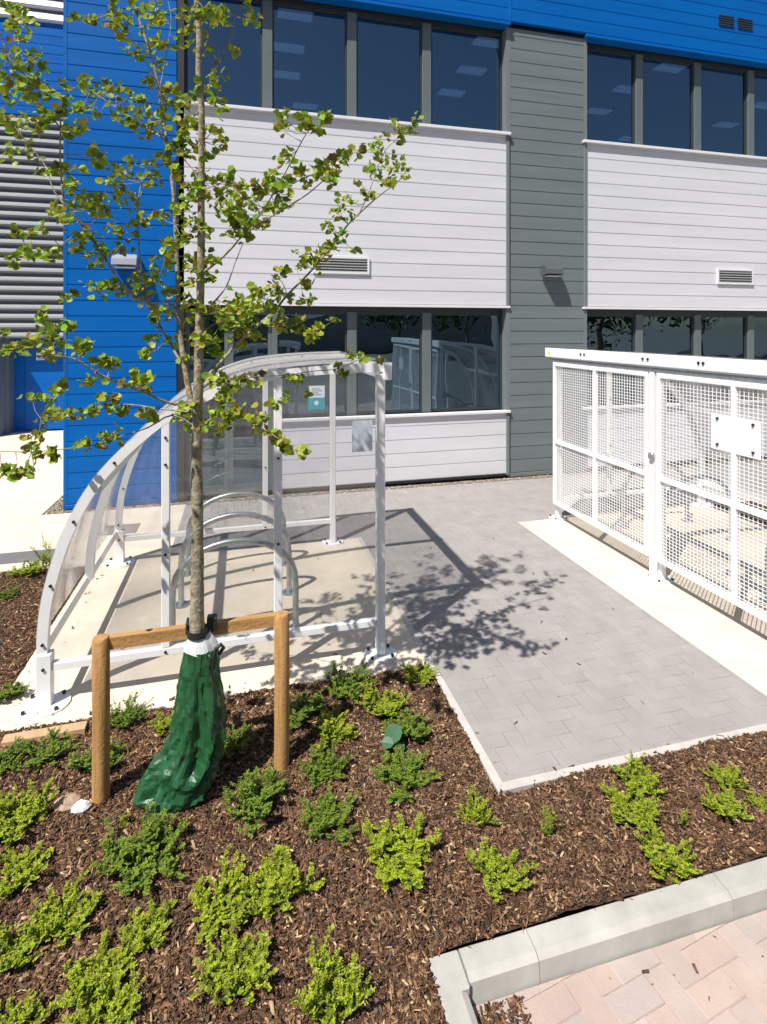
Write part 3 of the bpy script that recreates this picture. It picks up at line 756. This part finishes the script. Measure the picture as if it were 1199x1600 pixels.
# ------------------------------------------------------------------ watering bag
wb = empty('watering_bag', (-.35, 2.95, 0), 'sagging dark green plastic watering bag zipped round the foot of the young tree', 'watering bag')
rows = [(1009, 291, 341), (1036, 285, 342), (1060, 281, 344), (1085, 278, 348), (1110, 274, 351), (1135, 269, 353), (1155, 262, 352), (1170, 252, 350), (1185, 243, 347), (1200, 233, 340), (1215, 225, 334), (1232, 217, 325), (1243, 220, 310), (1250, 230, 296)]
n = 72; m = MB(); vs = []; nr = len(rows)*3-2
for i in range(nr):
    t = i/3; k = min(int(t), len(rows)-2); f_ = t-k; a_, b_ = rows[k], rows[k+1]
    py = a_[0]+(b_[0]-a_[0])*f_; xl = a_[1]+(b_[1]-a_[1])*f_; xr = a_[2]+(b_[2]-a_[2])*f_
    s = i/(nr-1); dd = 2.855-.05*s**1.5
    cpt = at((xl+xr)/2, py, dd); hw = (xr-xl)/2/FPX*dd; dp = .080+.045*s
    if s > .93: dp *= 1-(s-.93)*4
    for j in range(n):
        th = 2*math.pi*j/n
        fold = 0
        for (fa, fw, fs, fd, s0, s1) in ((5.0, .16, .5, -.26, .10, .65), (5.35, .12, -.25, .14, .0, .75), (4.45, .2, -.9, .12, .1, .8), (3.75, .17, .35, -.12, .15, .7), (4.2, .14, -.4, -.16, .55, 1.), (5.0, .25, -1.5, .14, .55, 1.), (5.65, .12, -.6, -.22, .3, .95), (3.4, .18, .7, .10, .45, 1.), (1.2, .3, .3, -.2, 0, 1), (2.3, .25, -.3, -.15, 0, 1)):
            ang = fa+fs*(s-.5); dth = (th-ang+math.pi) % (2*math.pi)-math.pi
            env = max(0, min(1, (s-s0)*7))*max(0, min(1, (s1-s)*7+.15))
            fold += fd*env*max(0, 1-abs(dth)/(fw*1.6))
        nv = Vector((math.cos(th)*1.1+3, math.sin(th)*1.1, s*3.2-th*.0))
        rg = 1-abs(mnoise.noise(nv*1.5+Vector((s*1.5, 0, s)))*2); fold += (.17*(rg-.62))*min(1, s*4)
        rg2 = 1-abs(mnoise.noise(nv*3.6+Vector((5, 9, 1)))*2); fold += .10*(rg2-.6)+.05*mnoise.noise(nv*8)
        fold += .012*math.sin(23*th+31*s)
        cr = s-(.64+.10*math.cos(th-.4)); fold += (-.15*math.exp(-(cr/.035)**2)+.06*math.exp(-((cr-.07)/.04)**2))*(.6+.4*math.sin(th*2+1))
        rr = 1+fold
        q_ = RT*(hw*rr*math.cos(th))+FW*(dp*rr*math.sin(th))
        vs.append(cpt+q_+Vector((0, 0, .012*math.sin(3*th+1)*s)))
fs = [(i*n+j, i*n+(j+1) % n, (i+1)*n+(j+1) % n, (i+1)*n+j) for i in range(nr-1) for j in range(n)]
fs.append(tuple((nr-1)*n+j for j in range(n)))
m.add(vs, fs, False); m.build('bag_body', M['bag'], wb)
# white collar and black strap
m = MB(); vs = []
for (py, hw) in ((1012, .087), (1000, .066), (990, .044)):
    cpt = at(313, py, 2.852)
    for j in range(24):
        th = 2*math.pi*j/24; vs.append(cpt+RT*(hw*math.cos(th)*(1+.1*math.sin(5*th)))+FW*(hw*.9*math.sin(th))+Vector((0, 0, .012*math.sin(2*th))))
m.add(vs, [(i*24+j, i*24+(j+1) % 24, (i+1)*24+(j+1) % 24, (i+1)*24+j) for i in range(2) for j in range(24)])
m.build('bag_collar', M['collar'], wb)
m = MB(); m.tube([at(334, 1045, 2.78), at(335, 1028, 2.77), at(338, 1014, 2.77), at(346, 1007, 2.78), at(350, 1012, 2.79), at(343, 1022, 2.79)], .010, 6)
m.build('bag_strap', M['black'], wb)

# ------------------------------------------------------------------ the young tree
tree = empty('young_tree', (at(309, 985, trunk_d(309)).x, TY, 0), 'slender young maple with fresh yellow green leaves tied to the timber frame', 'tree')
D0 = trunk_d(309)
def crv(pts, n=4):
    out = []
    for i in range(len(pts)-1):
        p0 = pts[max(i-1, 0)]; p1 = pts[i]; p2 = pts[i+1]; p3 = pts[min(i+2, len(pts)-1)]
        for k in range(n):
            t = k/n; out.append(.5*((2*p1)+(p2-p0)*t+(2*p0-5*p1+4*p2-p3)*t*t+(3*p1-p0-3*p2+p3)*t**3))
    return out+[pts[-1]]
trunk_px = [(306, 1215), (308, 1100), (309, 985), (309, 900), (309, 800), (308, 720), (309, 650), (311, 590), (312, 520), (314, 450), (315, 380), (315, 300), (316, 220), (315, 165), (311, 110), (312, 55), (308, 0), (306, -80), (300, -160), (302, -240)]
BR = {  # pixel path, end depth offset, start radius, end radius
 'b1': ([(309, 655), (300, 625), (288, 570), (282, 520), (280, 480), (277, 400), (271, 300), (263, 225), (252, 150), (237, 90), (222, 40), (208, -10), (200, -60)], .25, .019, .005),
 'b2': ([(279, 492), (262, 488), (230, 474), (200, 456), (180, 428), (164, 400), (140, 366), (124, 344), (104, 318), (96, 290), (93, 240), (96, 195), (94, 175)], -.35, .010, .003),
 'b3': ([(284, 566), (276, 554), (262, 530), (250, 510), (235, 475), (225, 440), (218, 400), (215, 330), (221, 284), (232, 262)], .30, .0085, .003),
 'b4': ([(304, 632), (275, 632), (250, 625), (225, 612), (185, 598), (150, 580), (120, 562), (85, 555), (60, 543), (20, 548), (-10, 550)], -.55, .0085, .0025),
 'b5': ([(308, 668), (270, 650), (230, 668), (175, 688), (150, 694), (100, 700), (50, 706), (0, 706)], -.35, .005, .0018),
 'b5b': ([(306, 645), (250, 638), (200, 633), (150, 637), (100, 648), (65, 655)], .30, .005, .0018),
 'b6': ([(313, 600), (345, 567), (370, 540), (400, 512), (430, 487), (450, 460), (490, 420), (520, 380), (545, 350), (590, 310), (625, 280), (636, 262)], .40, .011, .003),
 'b6b': ([(560, 338), (578, 300), (592, 262), (606, 232), (628, 208), (650, 186)], .45, .004, .0015),
 'b7': ([(315, 428), (344, 406), (366, 386), (380, 368), (420, 342), (450, 322), (480, 302), (505, 282)], -.30, .0075, .0025),
 'b8': ([(372, 376), (400, 345), (425, 305), (445, 272), (465, 235), (480, 208), (490, 196)], -.40, .005, .0018),
 'b8b': ([(425, 305), (450, 290), (480, 275), (510, 262), (530, 250), (548, 240), (566, 236)], -.15, .004, .0015),
 'b7b': ([(316, 490), (340, 468), (356, 446), (366, 412), (380, 378)], .20, .006, .002),
 'b9': ([(315, 296), (305, 268), (290, 250), (280, 232)], .15, .004, .0015),
 'b9b': ([(315, 168), (297, 190), (275, 206), (250, 198)], -.15, .004, .0015),
 'b10': ([(315, 170), (328, 130), (340, 100), (350, 80), (363, 55), (370, 25), (388, 0)], .3, .005, .002),
 'b11': ([(310, 668), (335, 652), (370, 650), (400, 662), (430, 682), (465, 705)], -.30, .005, .0018),
 'b11b': ([(313, 610), (340, 592), (370, 592), (400, 590), (460, 588), (480, 612)], .25, .004, .0015),
 'b11c': ([(440, 590), (480, 580), (530, 575), (570, 560), (598, 560)], .35, .003, .0015),
 'b12': ([(95, 200), (75, 175), (50, 150), (28, 120), (15, 92), (2, 58), (-10, 20)], -.1, .004, .0025),
 'b12b': ([(50, 150), (40, 110), (30, 60), (25, 20)], .1, .003, .0015),
 'b12c': ([(124, 344), (85, 300), (70, 260), (45, 225), (20, 190), (0, 170)], .3, .004, .0015),
 'b13': ([(263, 222), (240, 208), (205, 190), (180, 165), (155, 150), (130, 132)], .3, .004, .0015),
 'b13b': ([(245, 125), (225, 90), (200, 50), (180, 20)], -.25, .0035, .0015),
 'b13c': ([(250, 140), (262, 80), (268, 30), (262, 0)], .15, .0035, .0015),
 'b14': ([(140, 366), (110, 372), (80, 398), (50, 392), (20, 405)], .1, .003, .0014),
 'b15': ([(280, 500), (262, 470), (250, 440), (258, 405), (250, 370)], -.2, .004, .0015),
 'b16': ([(450, 462), (440, 440), (430, 432)], .1, .003, .0014),
 'b17': ([(430, 488), (460, 500), (495, 515), (520, 500)], -.2, .003, .0014),
 'b18': ([(340, 468), (370, 480), (400, 478), (430, 455)], -.3, .004, .0014),
 'b19': ([(316, 520), (340, 505), (370, 515), (400, 530)], .3, .004, .0014),
 'b20': ([(225, 440), (205, 440), (170, 448), (145, 452)], -.1, .003, .0014),
}
tm = MB(); tp_ = [at(x+(6 if y > 1000 else 0), y, D0+(.06 if y > 1150 else 0)) for x, y in trunk_px]
def trad(py): return float(np.interp(py, [-240, 0, 300, 450, 650, 800, 900, 985], [.009, .0150, .0180, .0205, .0275, .030, .033, .038]))
base_r = [trad(y) for x, y in trunk_px]; base_r[0] = .036; base_r[1] = .032
rr_ = []
for i in range(len(base_r)-1):
    for k in range(4): rr_.append((base_r[i]+(base_r[i+1]-base_r[i])*k/4)*(1+rnd.uniform(-.05, .05)))
rr_.append(base_r[-1])
tm.tube(crv(tp_), rr_, 14)
segs = []          # (point) list for anchoring twigs
STARTD = {'b2': 'b1', 'b3': 'b1', 'b15': 'b1', 'b13': 'b1', 'b13b': 'b1', 'b13c': 'b1', 'b6b': 'b6', 'b8': 'b7', 'b8b': 'b8', 'b12': 'b2', 'b12b': 'b12', 'b12c': 'b2', 'b14': 'b2', 'b16': 'b6', 'b17': 'b6', 'b18': 'b7b', 'b20': 'b3', 'b11c': 'b11b'}
BD = {}
for k_, (pth, dd, r0, r1) in BR.items():
    d_start = D0
    if k_ in STARTD:
        pp, dds, ds0 = BD[STARTD[k_]]
        j = min(range(len(pp)), key=lambda i: (pp[i][0]-pth[0][0])**2+(pp[i][1]-pth[0][1])**2); d_start = dds[j]
    n_ = len(pth); ds = [d_start+(dd*.9)*(i/(n_-1))**1.1 for i in range(n_)]
    BD[k_] = (pth, ds, d_start)
    P = crv([at(x+rnd.uniform(-1.5, 1.5)*(i > 0), y+rnd.uniform(-1.5, 1.5)*(i > 0), d) for i, ((x, y), d) in enumerate(zip(pth, ds))], 3)
    m_ = len(P); tm.tube(P, [r0+(r1-r0)*(i/(m_-1))**.7 for i in range(m_)], 7)
    for (x, y), d in zip(pth, ds): segs.append((x, y, d))
    for i in range(n_-1):
        segs.append(((pth[i][0]+pth[i+1][0])/2, (pth[i][1]+pth[i+1][1])/2, (ds[i]+ds[i+1])/2))
for x, y in trunk_px[7:]: segs.append((x, y, D0))
CL = """10 10 15;30 15 12;15 40 18;40 40 15;30 60 8;22 90 14;38 98 10;55 85 10;62 98 8;8 115 15;30 130 22;55 120 14;62 130 10;45 145 20;15 150 15;75 148 12;100 135 10;98 150 8;105 165 10;120 170 8;130 168 10;145 170 10;155 180 6;40 190 22;60 195 15;80 180 10;92 175 10;70 190 12;5 190 14;30 205 14;5 235 12;35 235 16;45 240 12;123 195 12;128 205 8;108 208 12;118 23 8;135 28 10;145 35 8;65 272 8;85 265 12;95 262 8;
130 130 10;140 140 12;150 145 10;168 135 8;188 140 10;185 160 12;205 145 8;222 155 8;180 180 12;215 175 14;235 175 8;200 190 12;215 195 12;150 235 10;160 245 12;155 258 6;130 265 8;178 258 5;185 270 10;205 252 8;200 270 12;175 285 12;190 300 16;180 305 14;205 315 14;110 285 10;118 295 14;120 318 14;150 310 14;145 330 18;160 330 12;135 320 14;95 325 10;90 340 14;115 345 10;180 355 14;200 365 12;210 350 12;70 355 8;50 365 8;30 365 10;45 385 12;50 400 10;15 400 10;20 412 8;80 400 10;90 395 8;125 370 12;145 370 10;125 388 12;155 390 12;150 410 10;165 395 10;190 388 10;145 450 12;160 450 10;170 445 14;180 455 12;190 450 10;102 466 10;115 460 6;70 495 12;
110 507 8;95 512 12;75 525 16;60 530 14;75 545 14;40 540 12;20 545 12;5 520 10;80 555 10;5 548 10;130 535 10;125 545 10;138 545 8;150 565 8;165 568 10;175 562 8;183 570 8;145 590 8;135 597 10;205 590 10;200 600 8;212 580 6;210 600 6;225 595 10;228 605 8;235 590 6;228 555 8;235 545 6;165 618 12;178 625 8;175 635 8;195 640 6;85 605 8;95 612 8;80 622 10;100 603 6;50 622 8;60 620 5;75 645 12;70 655 10;90 650 10;110 648 10;130 643 12;145 640 10;190 645 10;222 643 10;235 648 10;240 655 6;180 678 12;170 685 8;155 695 8;135 692 10;125 695 6;50 683 8;65 680 8;45 700 10;60 712 8;80 705 10;85 712 8;10 735 12;22 740 10;40 735 14;50 740 10;
175 5 10;180 20 15;195 30 12;190 45 15;175 35 8;215 10 14;235 8 12;245 20 15;240 30 12;255 28 8;200 72 8;218 82 10;240 65 14;245 70 10;265 70 10;220 92 6;250 100 10;235 125 12;232 130 8;262 140 10;270 150 12;275 140 6;265 162 10;255 180 10;275 185 10;232 210 14;240 200 8;250 195 8;285 160 10;290 205 10;270 235 12;280 230 12;255 250 10;290 245 10;235 255 8;240 275 14;235 285 10;280 270 12;225 340 12;250 335 10;230 345 8;280 330 10;290 325 10;265 380 12;285 370 8;255 400 12;265 410 10;245 430 14;225 435 14;215 430 10;235 440 12;215 455 12;225 460 8;265 455 10;240 485 14;250 490 12;245 500 10;270 475 8;245 525 10;270 535 8;
290 22 14;300 20 10;320 25 14;330 20 12;335 30 10;345 10 8;352 35 8;300 40 12;310 45 10;285 52 8;297 65 8;325 75 12;365 75 8;390 30 12;395 35 8;385 5 8;335 120 12;340 125 10;328 140 8;310 140 8;338 155 12;330 162 8;345 172 8;295 150 10;340 200 12;330 205 8;312 200 8;300 190 10;350 225 10;345 220 8;305 215 14;290 225 8;310 235 8;325 245 10;302 265 10;320 278 12;310 285 10;292 290 8;308 300 12;318 305 10;300 310 8;295 345 8;290 350 10;310 350 12;325 365 10;295 375 12;305 395 14;300 410 14;320 415 12;335 410 10;305 425 12;290 440 10;320 440 10;330 435 8;300 470 12;310 480 12;290 480 10;325 485 10;300 500 12;285 525 10;310 525 10;320 535 12;330 530 10;335 550 10;290 560 8;
345 285 14;360 280 12;355 300 16;370 295 14;350 315 14;365 320 14;345 330 12;360 340 14;380 300 14;385 320 14;375 335 12;400 310 12;390 345 12;375 350 12;360 360 14;385 365 12;400 355 10;420 350 8;410 330 12;400 290 12;415 285 12;430 290 12;425 275 10;445 285 12;450 300 12;435 310 8;438 325 12;425 325 10;445 250 10;450 238 8;470 265 10;480 285 8;490 275 12;500 265 12;510 275 14;505 255 8;520 280 10;525 270 8;515 250 8;530 252 10;545 238 8;565 237 9;440 182 10;438 195 10;450 200 8;470 180 6;478 195 8;490 198 8;505 190 10;512 182 8;500 205 6;585 225 8;595 228 8;590 240 8;613 193 8;630 205 12;640 205 10;625 222 8;650 185 6;605 210 6;595 250 10;590 265 12;580 270 10;615 265 8;620 250 8;632 260 8;635 275 8;610 285 8;600 280 8;560 283 6;580 305 8;570 300 6;540 310 10;550 315 8;530 320 10;525 328 8;545 337 10;510 352 8;520 350 8;535 365 6;525 375 10;520 385 8;500 390 14;490 400 12;510 395 12;470 400 12;480 410 10;495 415 10;555 393 7;450 422 8;440 425 8;430 435 8;465 420 6;480 440 8;483 448 6;
395 455 12;400 460 10;415 455 10;430 450 8;445 460 8;455 465 8;435 460 8;365 470 12;380 475 14;370 485 12;385 490 12;405 480 14;395 490 12;425 480 10;435 485 8;470 470 8;482 470 10;375 500 12;390 515 14;370 520 14;350 500 10;360 510 12;345 490 12;340 480 10;425 505 12;435 510 10;445 505 10;400 525 8;460 510 8;468 512 12;470 500 8;495 520 12;500 505 8;520 500 8;490 530 8;375 540 8;
330 595 12;345 590 12;360 600 12;370 595 12;385 590 8;355 615 12;398 598 10;405 585 6;345 625 12;350 645 14;360 655 12;335 650 10;325 665 12;370 645 12;355 670 12;385 648 12;340 640 10;395 650 8;405 665 12;415 655 10;425 675 10;430 685 8;440 690 8;450 700 8;465 703 12;475 708 8;300 635 12;290 640 8;310 660 8;285 650 10;305 670 6;462 590 12;450 590 8;445 625 10;430 632 8;480 615 6;550 555 8;570 560 8;530 575 8;595 562 8;535 585 6"""
CLS = [tuple(float(v) for v in c.split()) for c in CL.replace('\n', '').split(';') if c.strip()]
for i in range(40):   # crown above the frame of the photo
    y = rnd.uniform(-330, -8); wdt = 260*(1-(-y)/420); CLS.append((rnd.uniform(300-wdt, 300+wdt*.9), y, 14))
OUT = []; lf_l = [(0, -.42), (.14, -.36), (.36, -.38), (.38, -.16), (.50, .04), (.36, .20), (.24, .40), (0, .50)]
LEAF = lf_l + [(-x, y) for x, y in lf_l[::-1][1:-1]]
lm = MB(); lm.col = []
def add_leaf(mb, c, nrm, up, size, col, shape=LEAF, cup=.12):
    z = nrm.normalized(); x = up.cross(z)
    if x.length < 1e-4: x = Vector((1, 0, 0))
    x.normalize(); y = z.cross(x)
    vs = [c+z*(-cup*size*.4)]
    for (u, v) in shape: vs.append(c+x*(u*size)+y*(v*size)+z*(cup*size*(abs(u)*1.4-.2)))
    n = len(shape); n0 = len(mb.f)
    mb.add(vs, [(0, 1+i, 1+(i+1) % n) for i in range(n)])
    mb.col += [col]*(len(mb.f)-n0)
lr = random.Random(21)
for (cx_, cy_, r_) in CLS:
    s_ = min(segs, key=lambda q: (q[0]-cx_)**2+(q[1]-cy_)**2)
    d = s_[2]+lr.uniform(-.14, .14); c = at(cx_, cy_, d)
    a = at(s_[0], s_[1], s_[2]); mid = (a+c)/2+Vector((lr.uniform(-.01, .01), lr.uniform(-.01, .01), -.012))
    if (a-c).length > .02: tm.tube([a, mid, c], [.0022, .0017, .0011], 4, cap=False)
    nl = max(5, int(r_*1.0))
    for k in range(nl):
        off = Vector((lr.gauss(0, 1), lr.gauss(0, 1), lr.gauss(0, 1)*.8))*(r_/FPX*d*.62)
        p = c+off
        nrm = Vector((lr.gauss(-.1, .85), lr.gauss(-.25, .75), .8)); up = Vector((lr.uniform(-1, 1), lr.uniform(-1, 1), lr.uniform(-.8, .1)))
        v = lr.random(); 
        if v < .80: col = (.29*lr.uniform(.75, 1.25), .37*lr.uniform(.75, 1.2), .03*lr.uniform(.6, 1.4), 1)
        elif v < .94: col = (.15*lr.uniform(.8, 1.2), .22*lr.uniform(.8, 1.2), .03, 1)
        else: col = (.25*lr.uniform(.8, 1.2), .17*lr.uniform(.8, 1.2), .05, 1)
        add_leaf(lm, p, nrm, up, lr.uniform(.025, .050), col, cup=lr.uniform(.1, .5))
tm.build('trunk', M['bark'], tree); lm.build('crown', M['leaf'], tree)

# ------------------------------------------------------------------ low shrubs
OVAL = [(0, -.5), (.26, -.2), (.28, .15), (0, .5), (-.28, .15), (-.26, -.2)]
def shrub_mesh(seed, lime, nst=24, upright=False):
    r = random.Random(seed); f = MB(); f.col = []; s = MB()
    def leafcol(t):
        g1_, g2_ = ((.07, .125, .010), (.37, .45, .028)) if lime else ((.04, .09, .012), (.20, .29, .03))  # brighter new growth at tips; inner shade painted into the darker base colour
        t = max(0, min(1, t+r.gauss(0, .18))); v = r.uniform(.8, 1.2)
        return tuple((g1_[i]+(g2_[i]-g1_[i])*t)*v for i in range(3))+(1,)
    def twig(p, dr, L, t0, depth):
        pts = [p.copy()]; d = dr.normalized(); n = max(4, int(L/.05)); q = p.copy()
        for i in range(n):
            d = (d+Vector((r.gauss(0, .09), r.gauss(0, .09), .05 if not upright else .03))).normalized(); q = q+d*(L/n); pts.append(q.copy())
            t = (i+1)/n
            if t > .25 or depth:
                for sd_ in (-1, 1):
                    side = d.cross(Vector((0, 0, 1)))
                    if side.length < .1: side = Vector((1, 0, 0))
                    side.normalize(); side = (side*sd_+Vector((0, 0, r.uniform(-.2, .7)))+d*.5).normalized()
                    sz = r.uniform(.06, .10)*(1.05-.35*t)
                    nrm = (Vector((0, 0, 1))+Vector((r.gauss(0, .45), r.gauss(0, .45), 0))-side*.2)
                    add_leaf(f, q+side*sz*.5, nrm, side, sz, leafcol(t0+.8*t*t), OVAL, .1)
            if depth < 2 and t > .2 and r.random() < (.34 if depth == 0 else .10):
                side = Vector((r.uniform(-1, 1), r.uniform(-1, 1), r.uniform(.1, .8)))
                twig(q, (d+side*.9), L*r.uniform(.28, .5), t0+.2, depth+1)
        s.tube(pts, [.012*(1-.7*i/n)*(.6 if depth else 1) for i in range(n+1)], 4, cap=False)
    for k in range(nst):
        a = 2*math.pi*k/nst+r.uniform(-.3, .3); el = r.uniform(.12, .85)+.4*(r.random() < .3) if not upright else r.uniform(1.0, 1.5)
        L = r.uniform(.45, 1.15)*(1 if el < .9 else .62)
        if upright: L = r.uniform(.5, 1.5)
        twig(Vector((r.uniform(-.06, .06), r.uniform(-.06, .06), 0)), Vector((math.cos(a)*math.cos(el), math.sin(a)*math.cos(el), math.sin(el))), L, r.uniform(.0, .3), 0)
    return f, s
protos = {}
def get_proto(kind, i):
    key = (kind, i)
    if key not in protos:
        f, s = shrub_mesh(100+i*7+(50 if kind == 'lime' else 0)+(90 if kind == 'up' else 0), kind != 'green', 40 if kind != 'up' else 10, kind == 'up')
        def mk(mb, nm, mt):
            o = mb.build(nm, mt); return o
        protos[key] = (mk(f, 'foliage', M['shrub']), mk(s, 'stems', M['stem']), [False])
    return protos[key]
SH = [ # px, py (foot), width px, height factor, kind, label
 (195, 1132, 68, 1.1, 'green', 'small green shrub just right of the left stake, behind its middle'),
 (158, 1200, 100, .8, 'green', 'low green shrub behind the foot of the left stake'),
 (75, 1188, 95, .8, 'green', 'green shrub above the stones, left of the left stake'),
 (12, 1200, 75, .8, 'green', 'green shrub cut by the left edge, level with the timber offcut'),
 (28, 1290, 120, .8, 'lime', 'lime green shrub at the left edge beside the two stones'),
 (30, 1368, 105, .7, 'lime', 'lime green shrub at the left edge below the one beside the stones'),
 (230, 1358, 150, .7, 'green', 'dark green wide shrub standing alone below the watering bag'),
 (105, 1445, 110, .8, 'lime', 'lime green shrub leaning over the one at the lower left edge'),
 (35, 1492, 110, .9, 'lime', 'yellow green shrub near the left edge in the lower corner bed'),
 (232, 1462, 88, .8, 'lime', 'compact yellow green shrub between the dark one and the bottom edge'),
 (165, 1530, 130, .7, 'lime', 'sprawling lime shrub in the lower left, below the compact one'),
 (25, 1612, 100, .8, 'lime', 'lime shrub cut by the bottom edge in the left corner'),
 (165, 1612, 120, .9, 'lime', 'lime shrub cut by the bottom edge, second from the left corner'),
 (400, 1268, 130, .9, 'green', 'bushy green shrub at the foot of the right stake'),
 (512, 1292, 112, .7, 'green', 'dark green flat shrub right of the bushy one at the right stake'),
 (345, 1430, 125, .7, 'lime', 'left one of two joined lime shrubs in the middle foreground'),
 (435, 1405, 135, .75, 'lime', 'right one of two joined lime shrubs in the middle foreground'),
 (372, 1535, 130, .85, 'lime', 'round lime shrub near the bottom, below the joined pair'),
 (512, 1585, 145, 1.15, 'lime', 'tall bright lime shrub at the bottom, nearest the kerb corner'),
 (627, 1350, 138, .6, 'lime', 'wide bright shrub alone in the centre of the bed'),
 (630, 1218, 118, .6, 'green', 'green shrub under the broad leaved weed'),
 (508, 1212, 82, .8, 'green', 'small round green shrub right of the right stake foot'),
 (642, 1148, 92, .8, 'green', 'green shrub just above the broad leaved weed near the path edging'),
 (605, 1112, 95, .8, 'lime', 'lime shrub in the dense patch nearest the path edging'),
 (548, 1085, 90, .8, 'green', 'light green shrub at the back of the dense patch by the slab'),
 (475, 1125, 95, .8, 'green', 'green shrub at the left end of the dense patch, beside the right stake'),
 (520, 1152, 85, .8, 'lime', 'lime shrub at the front of the dense patch'),
 (655, 1062, 62, .7, 'lime', 'little lime shrub in the bed corner between slab and path'),
 (368, 1172, 72, .8, 'green', 'green shrub between the watering bag and the right stake'),
 (258, 1140, 55, .8, 'lime', 'small lime shrub peeping out left of the watering bag'),
 (785, 1385, 100, .9, 'lime', 'bright yellow green shrub midway between path corner and kerb'),
 (745, 1278, 66, 1.1, 'lime', 'upright lime shrub touching the path corner'),
 (988, 1278, 92, .9, 'lime', 'lime shrub at the path edge, in front of another just behind'),
 (992, 1228, 92, .8, 'lime', 'lime shrub growing over the path edging, behind its twin'),
 (1042, 1348, 100, .75, 'lime', 'rounded yellow shrub nearest the kerb on the right'),
 (1135, 1268, 82, .8, 'lime', 'lime shrub near the right edge, in front of a smaller one'),
 (1140, 1225, 62, .8, 'lime', 'smaller lime shrub near the right edge against the edging'),
 (1192, 1262, 42, .8, 'lime', 'lime shrub cut by the right edge of the picture'),
 (12, 935, 45, .8, 'green', 'small dark green shrub in the rear bed left of the shelter'),
 (45, 900, 60, .7, 'lime', 'sparse yellowish shrub at the back edge of the rear bed'),
 (20, 1090, 60, .8, 'green', 'low green shrub in the rear bed beside the shelter foot'),
 (855, 1312, 34, 1.7, 'up', 'thin upright shrub standing between path and kerb'),
 (75, 892, 34, 1.7, 'up', 'tall thin twiggy plant on the pale pavement edge left of the shelter'),
 (1068, 1292, 22, 1.8, 'up', 'single thin upright shoot behind the rounded yellow shrub'),
 (195, 1292, 24, .9, 'up', 'tiny seedling in the bark below the watering bag'),
]
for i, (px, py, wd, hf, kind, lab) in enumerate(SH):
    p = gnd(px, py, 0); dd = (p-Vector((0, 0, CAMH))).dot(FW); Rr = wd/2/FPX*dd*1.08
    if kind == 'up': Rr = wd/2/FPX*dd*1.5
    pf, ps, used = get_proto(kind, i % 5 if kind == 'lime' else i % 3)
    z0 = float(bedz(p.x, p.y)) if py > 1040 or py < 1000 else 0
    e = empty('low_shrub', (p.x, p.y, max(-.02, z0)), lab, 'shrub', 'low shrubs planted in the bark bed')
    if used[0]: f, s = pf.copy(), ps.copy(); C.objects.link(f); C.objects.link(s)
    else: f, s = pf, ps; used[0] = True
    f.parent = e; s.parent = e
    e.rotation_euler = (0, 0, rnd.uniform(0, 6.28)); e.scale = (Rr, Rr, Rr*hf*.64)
# broad leaved weed
wp = gnd(615, 1172); we = empty('broad_leaf_weed', (wp.x, wp.y, -.02), 'weed with three broad blue green leaves among the small leaved shrubs', 'weed')
m = MB(); m.col = []; BL = [(0, -.5), (.3, -.35), (.45, 0), (.35, .35), (0, .55), (-.35, .35), (-.45, 0), (-.3, -.35)]
for (dx, dy, dz, sz, ux) in ((.0, 0, .09, .11, .3), (-.04, -.03, .07, .07, -.8), (.03, -.03, .03, .06, .9)):
    add_leaf(m, Vector((wp.x+dx, wp.y+dy, dz)), Vector((dx*3-.2, -.5, .9)), Vector((ux, 0, .6)), sz, (.07, .17, .085, 1), BL, .15)
m.build('leaves', M['shrub'], we)
m = MB(); m.tube([(wp.x, wp.y, -.02), (wp.x, wp.y, .05), (wp.x, wp.y-.0, .085)], .003, 5).build('stem', M['stem'], we)

# ------------------------------------------------------------------ what stands across the car park (seen in the window glass)
def far_tree(x, y, h, rad, seed, label):
    r = random.Random(seed); t = empty('far_tree', (x, y, -.1), label, 'tree', 'trees across the car park')
    MB().tube([(x, y, -.1), (x+.1, y, h*.4), (x, y+.1, h*.75)], [.25, .18, .08], 8).build('trunk', M['bark'], t)
    m = MB(); m.col = []
    cl = [Vector((x+r.gauss(0, rad*.5), y+r.gauss(0, rad*.5), h*.62+r.gauss(0, h*.17))) for _ in range(28)]
    for k in range(2200):
        c = r.choice(cl); p = c+Vector((r.gauss(0, 1), r.gauss(0, 1), r.gauss(0, .8)))*rad*.22
        add_leaf(m, p, Vector((r.gauss(0, 1), r.gauss(0, 1), r.gauss(.6, .6))), Vector((r.gauss(0, 1), 0, 1)), r.uniform(.25, .5), (.04*r.uniform(.7, 1.3), .075*r.uniform(.7, 1.3), .015, 1), OVAL)
    m.build('crown', M['leaf'], t)
for i, (x, y, h, rd_) in enumerate(((-9, -24, 8, 3.2), (-2, -27, 9.5, 3.6), (12, -25, 9, 3.4), (19, -28, 10, 4), (26, -24, 8, 3.4), (33, -29, 9.5, 3.8), (42, -26, 9, 4), (-18, -28, 9, 3.6))):
    far_tree(x, y, h, rd_, 300+i, 'dark leafy tree beyond the car park, %s in the row' % ('second from the left', 'third from the left', 'fourth from the left', 'fifth from the left', 'sixth from the left', 'seventh from the left', 'last on the right', 'first on the left')[i])
fh = empty('far_building', (4, -40, 0), 'low pale warehouse across the car park with a shallow roof', 'building')
MB().box(-12, 26, -46, -38, -.1, 4.2).build('wall', M['kerb'], fh)
MB().prism([(-46.3, 4.2), (-37.7, 4.2), (-42, 5.6)], 'x', -12.3, 26.3).build('roof', M['trimg'], fh)
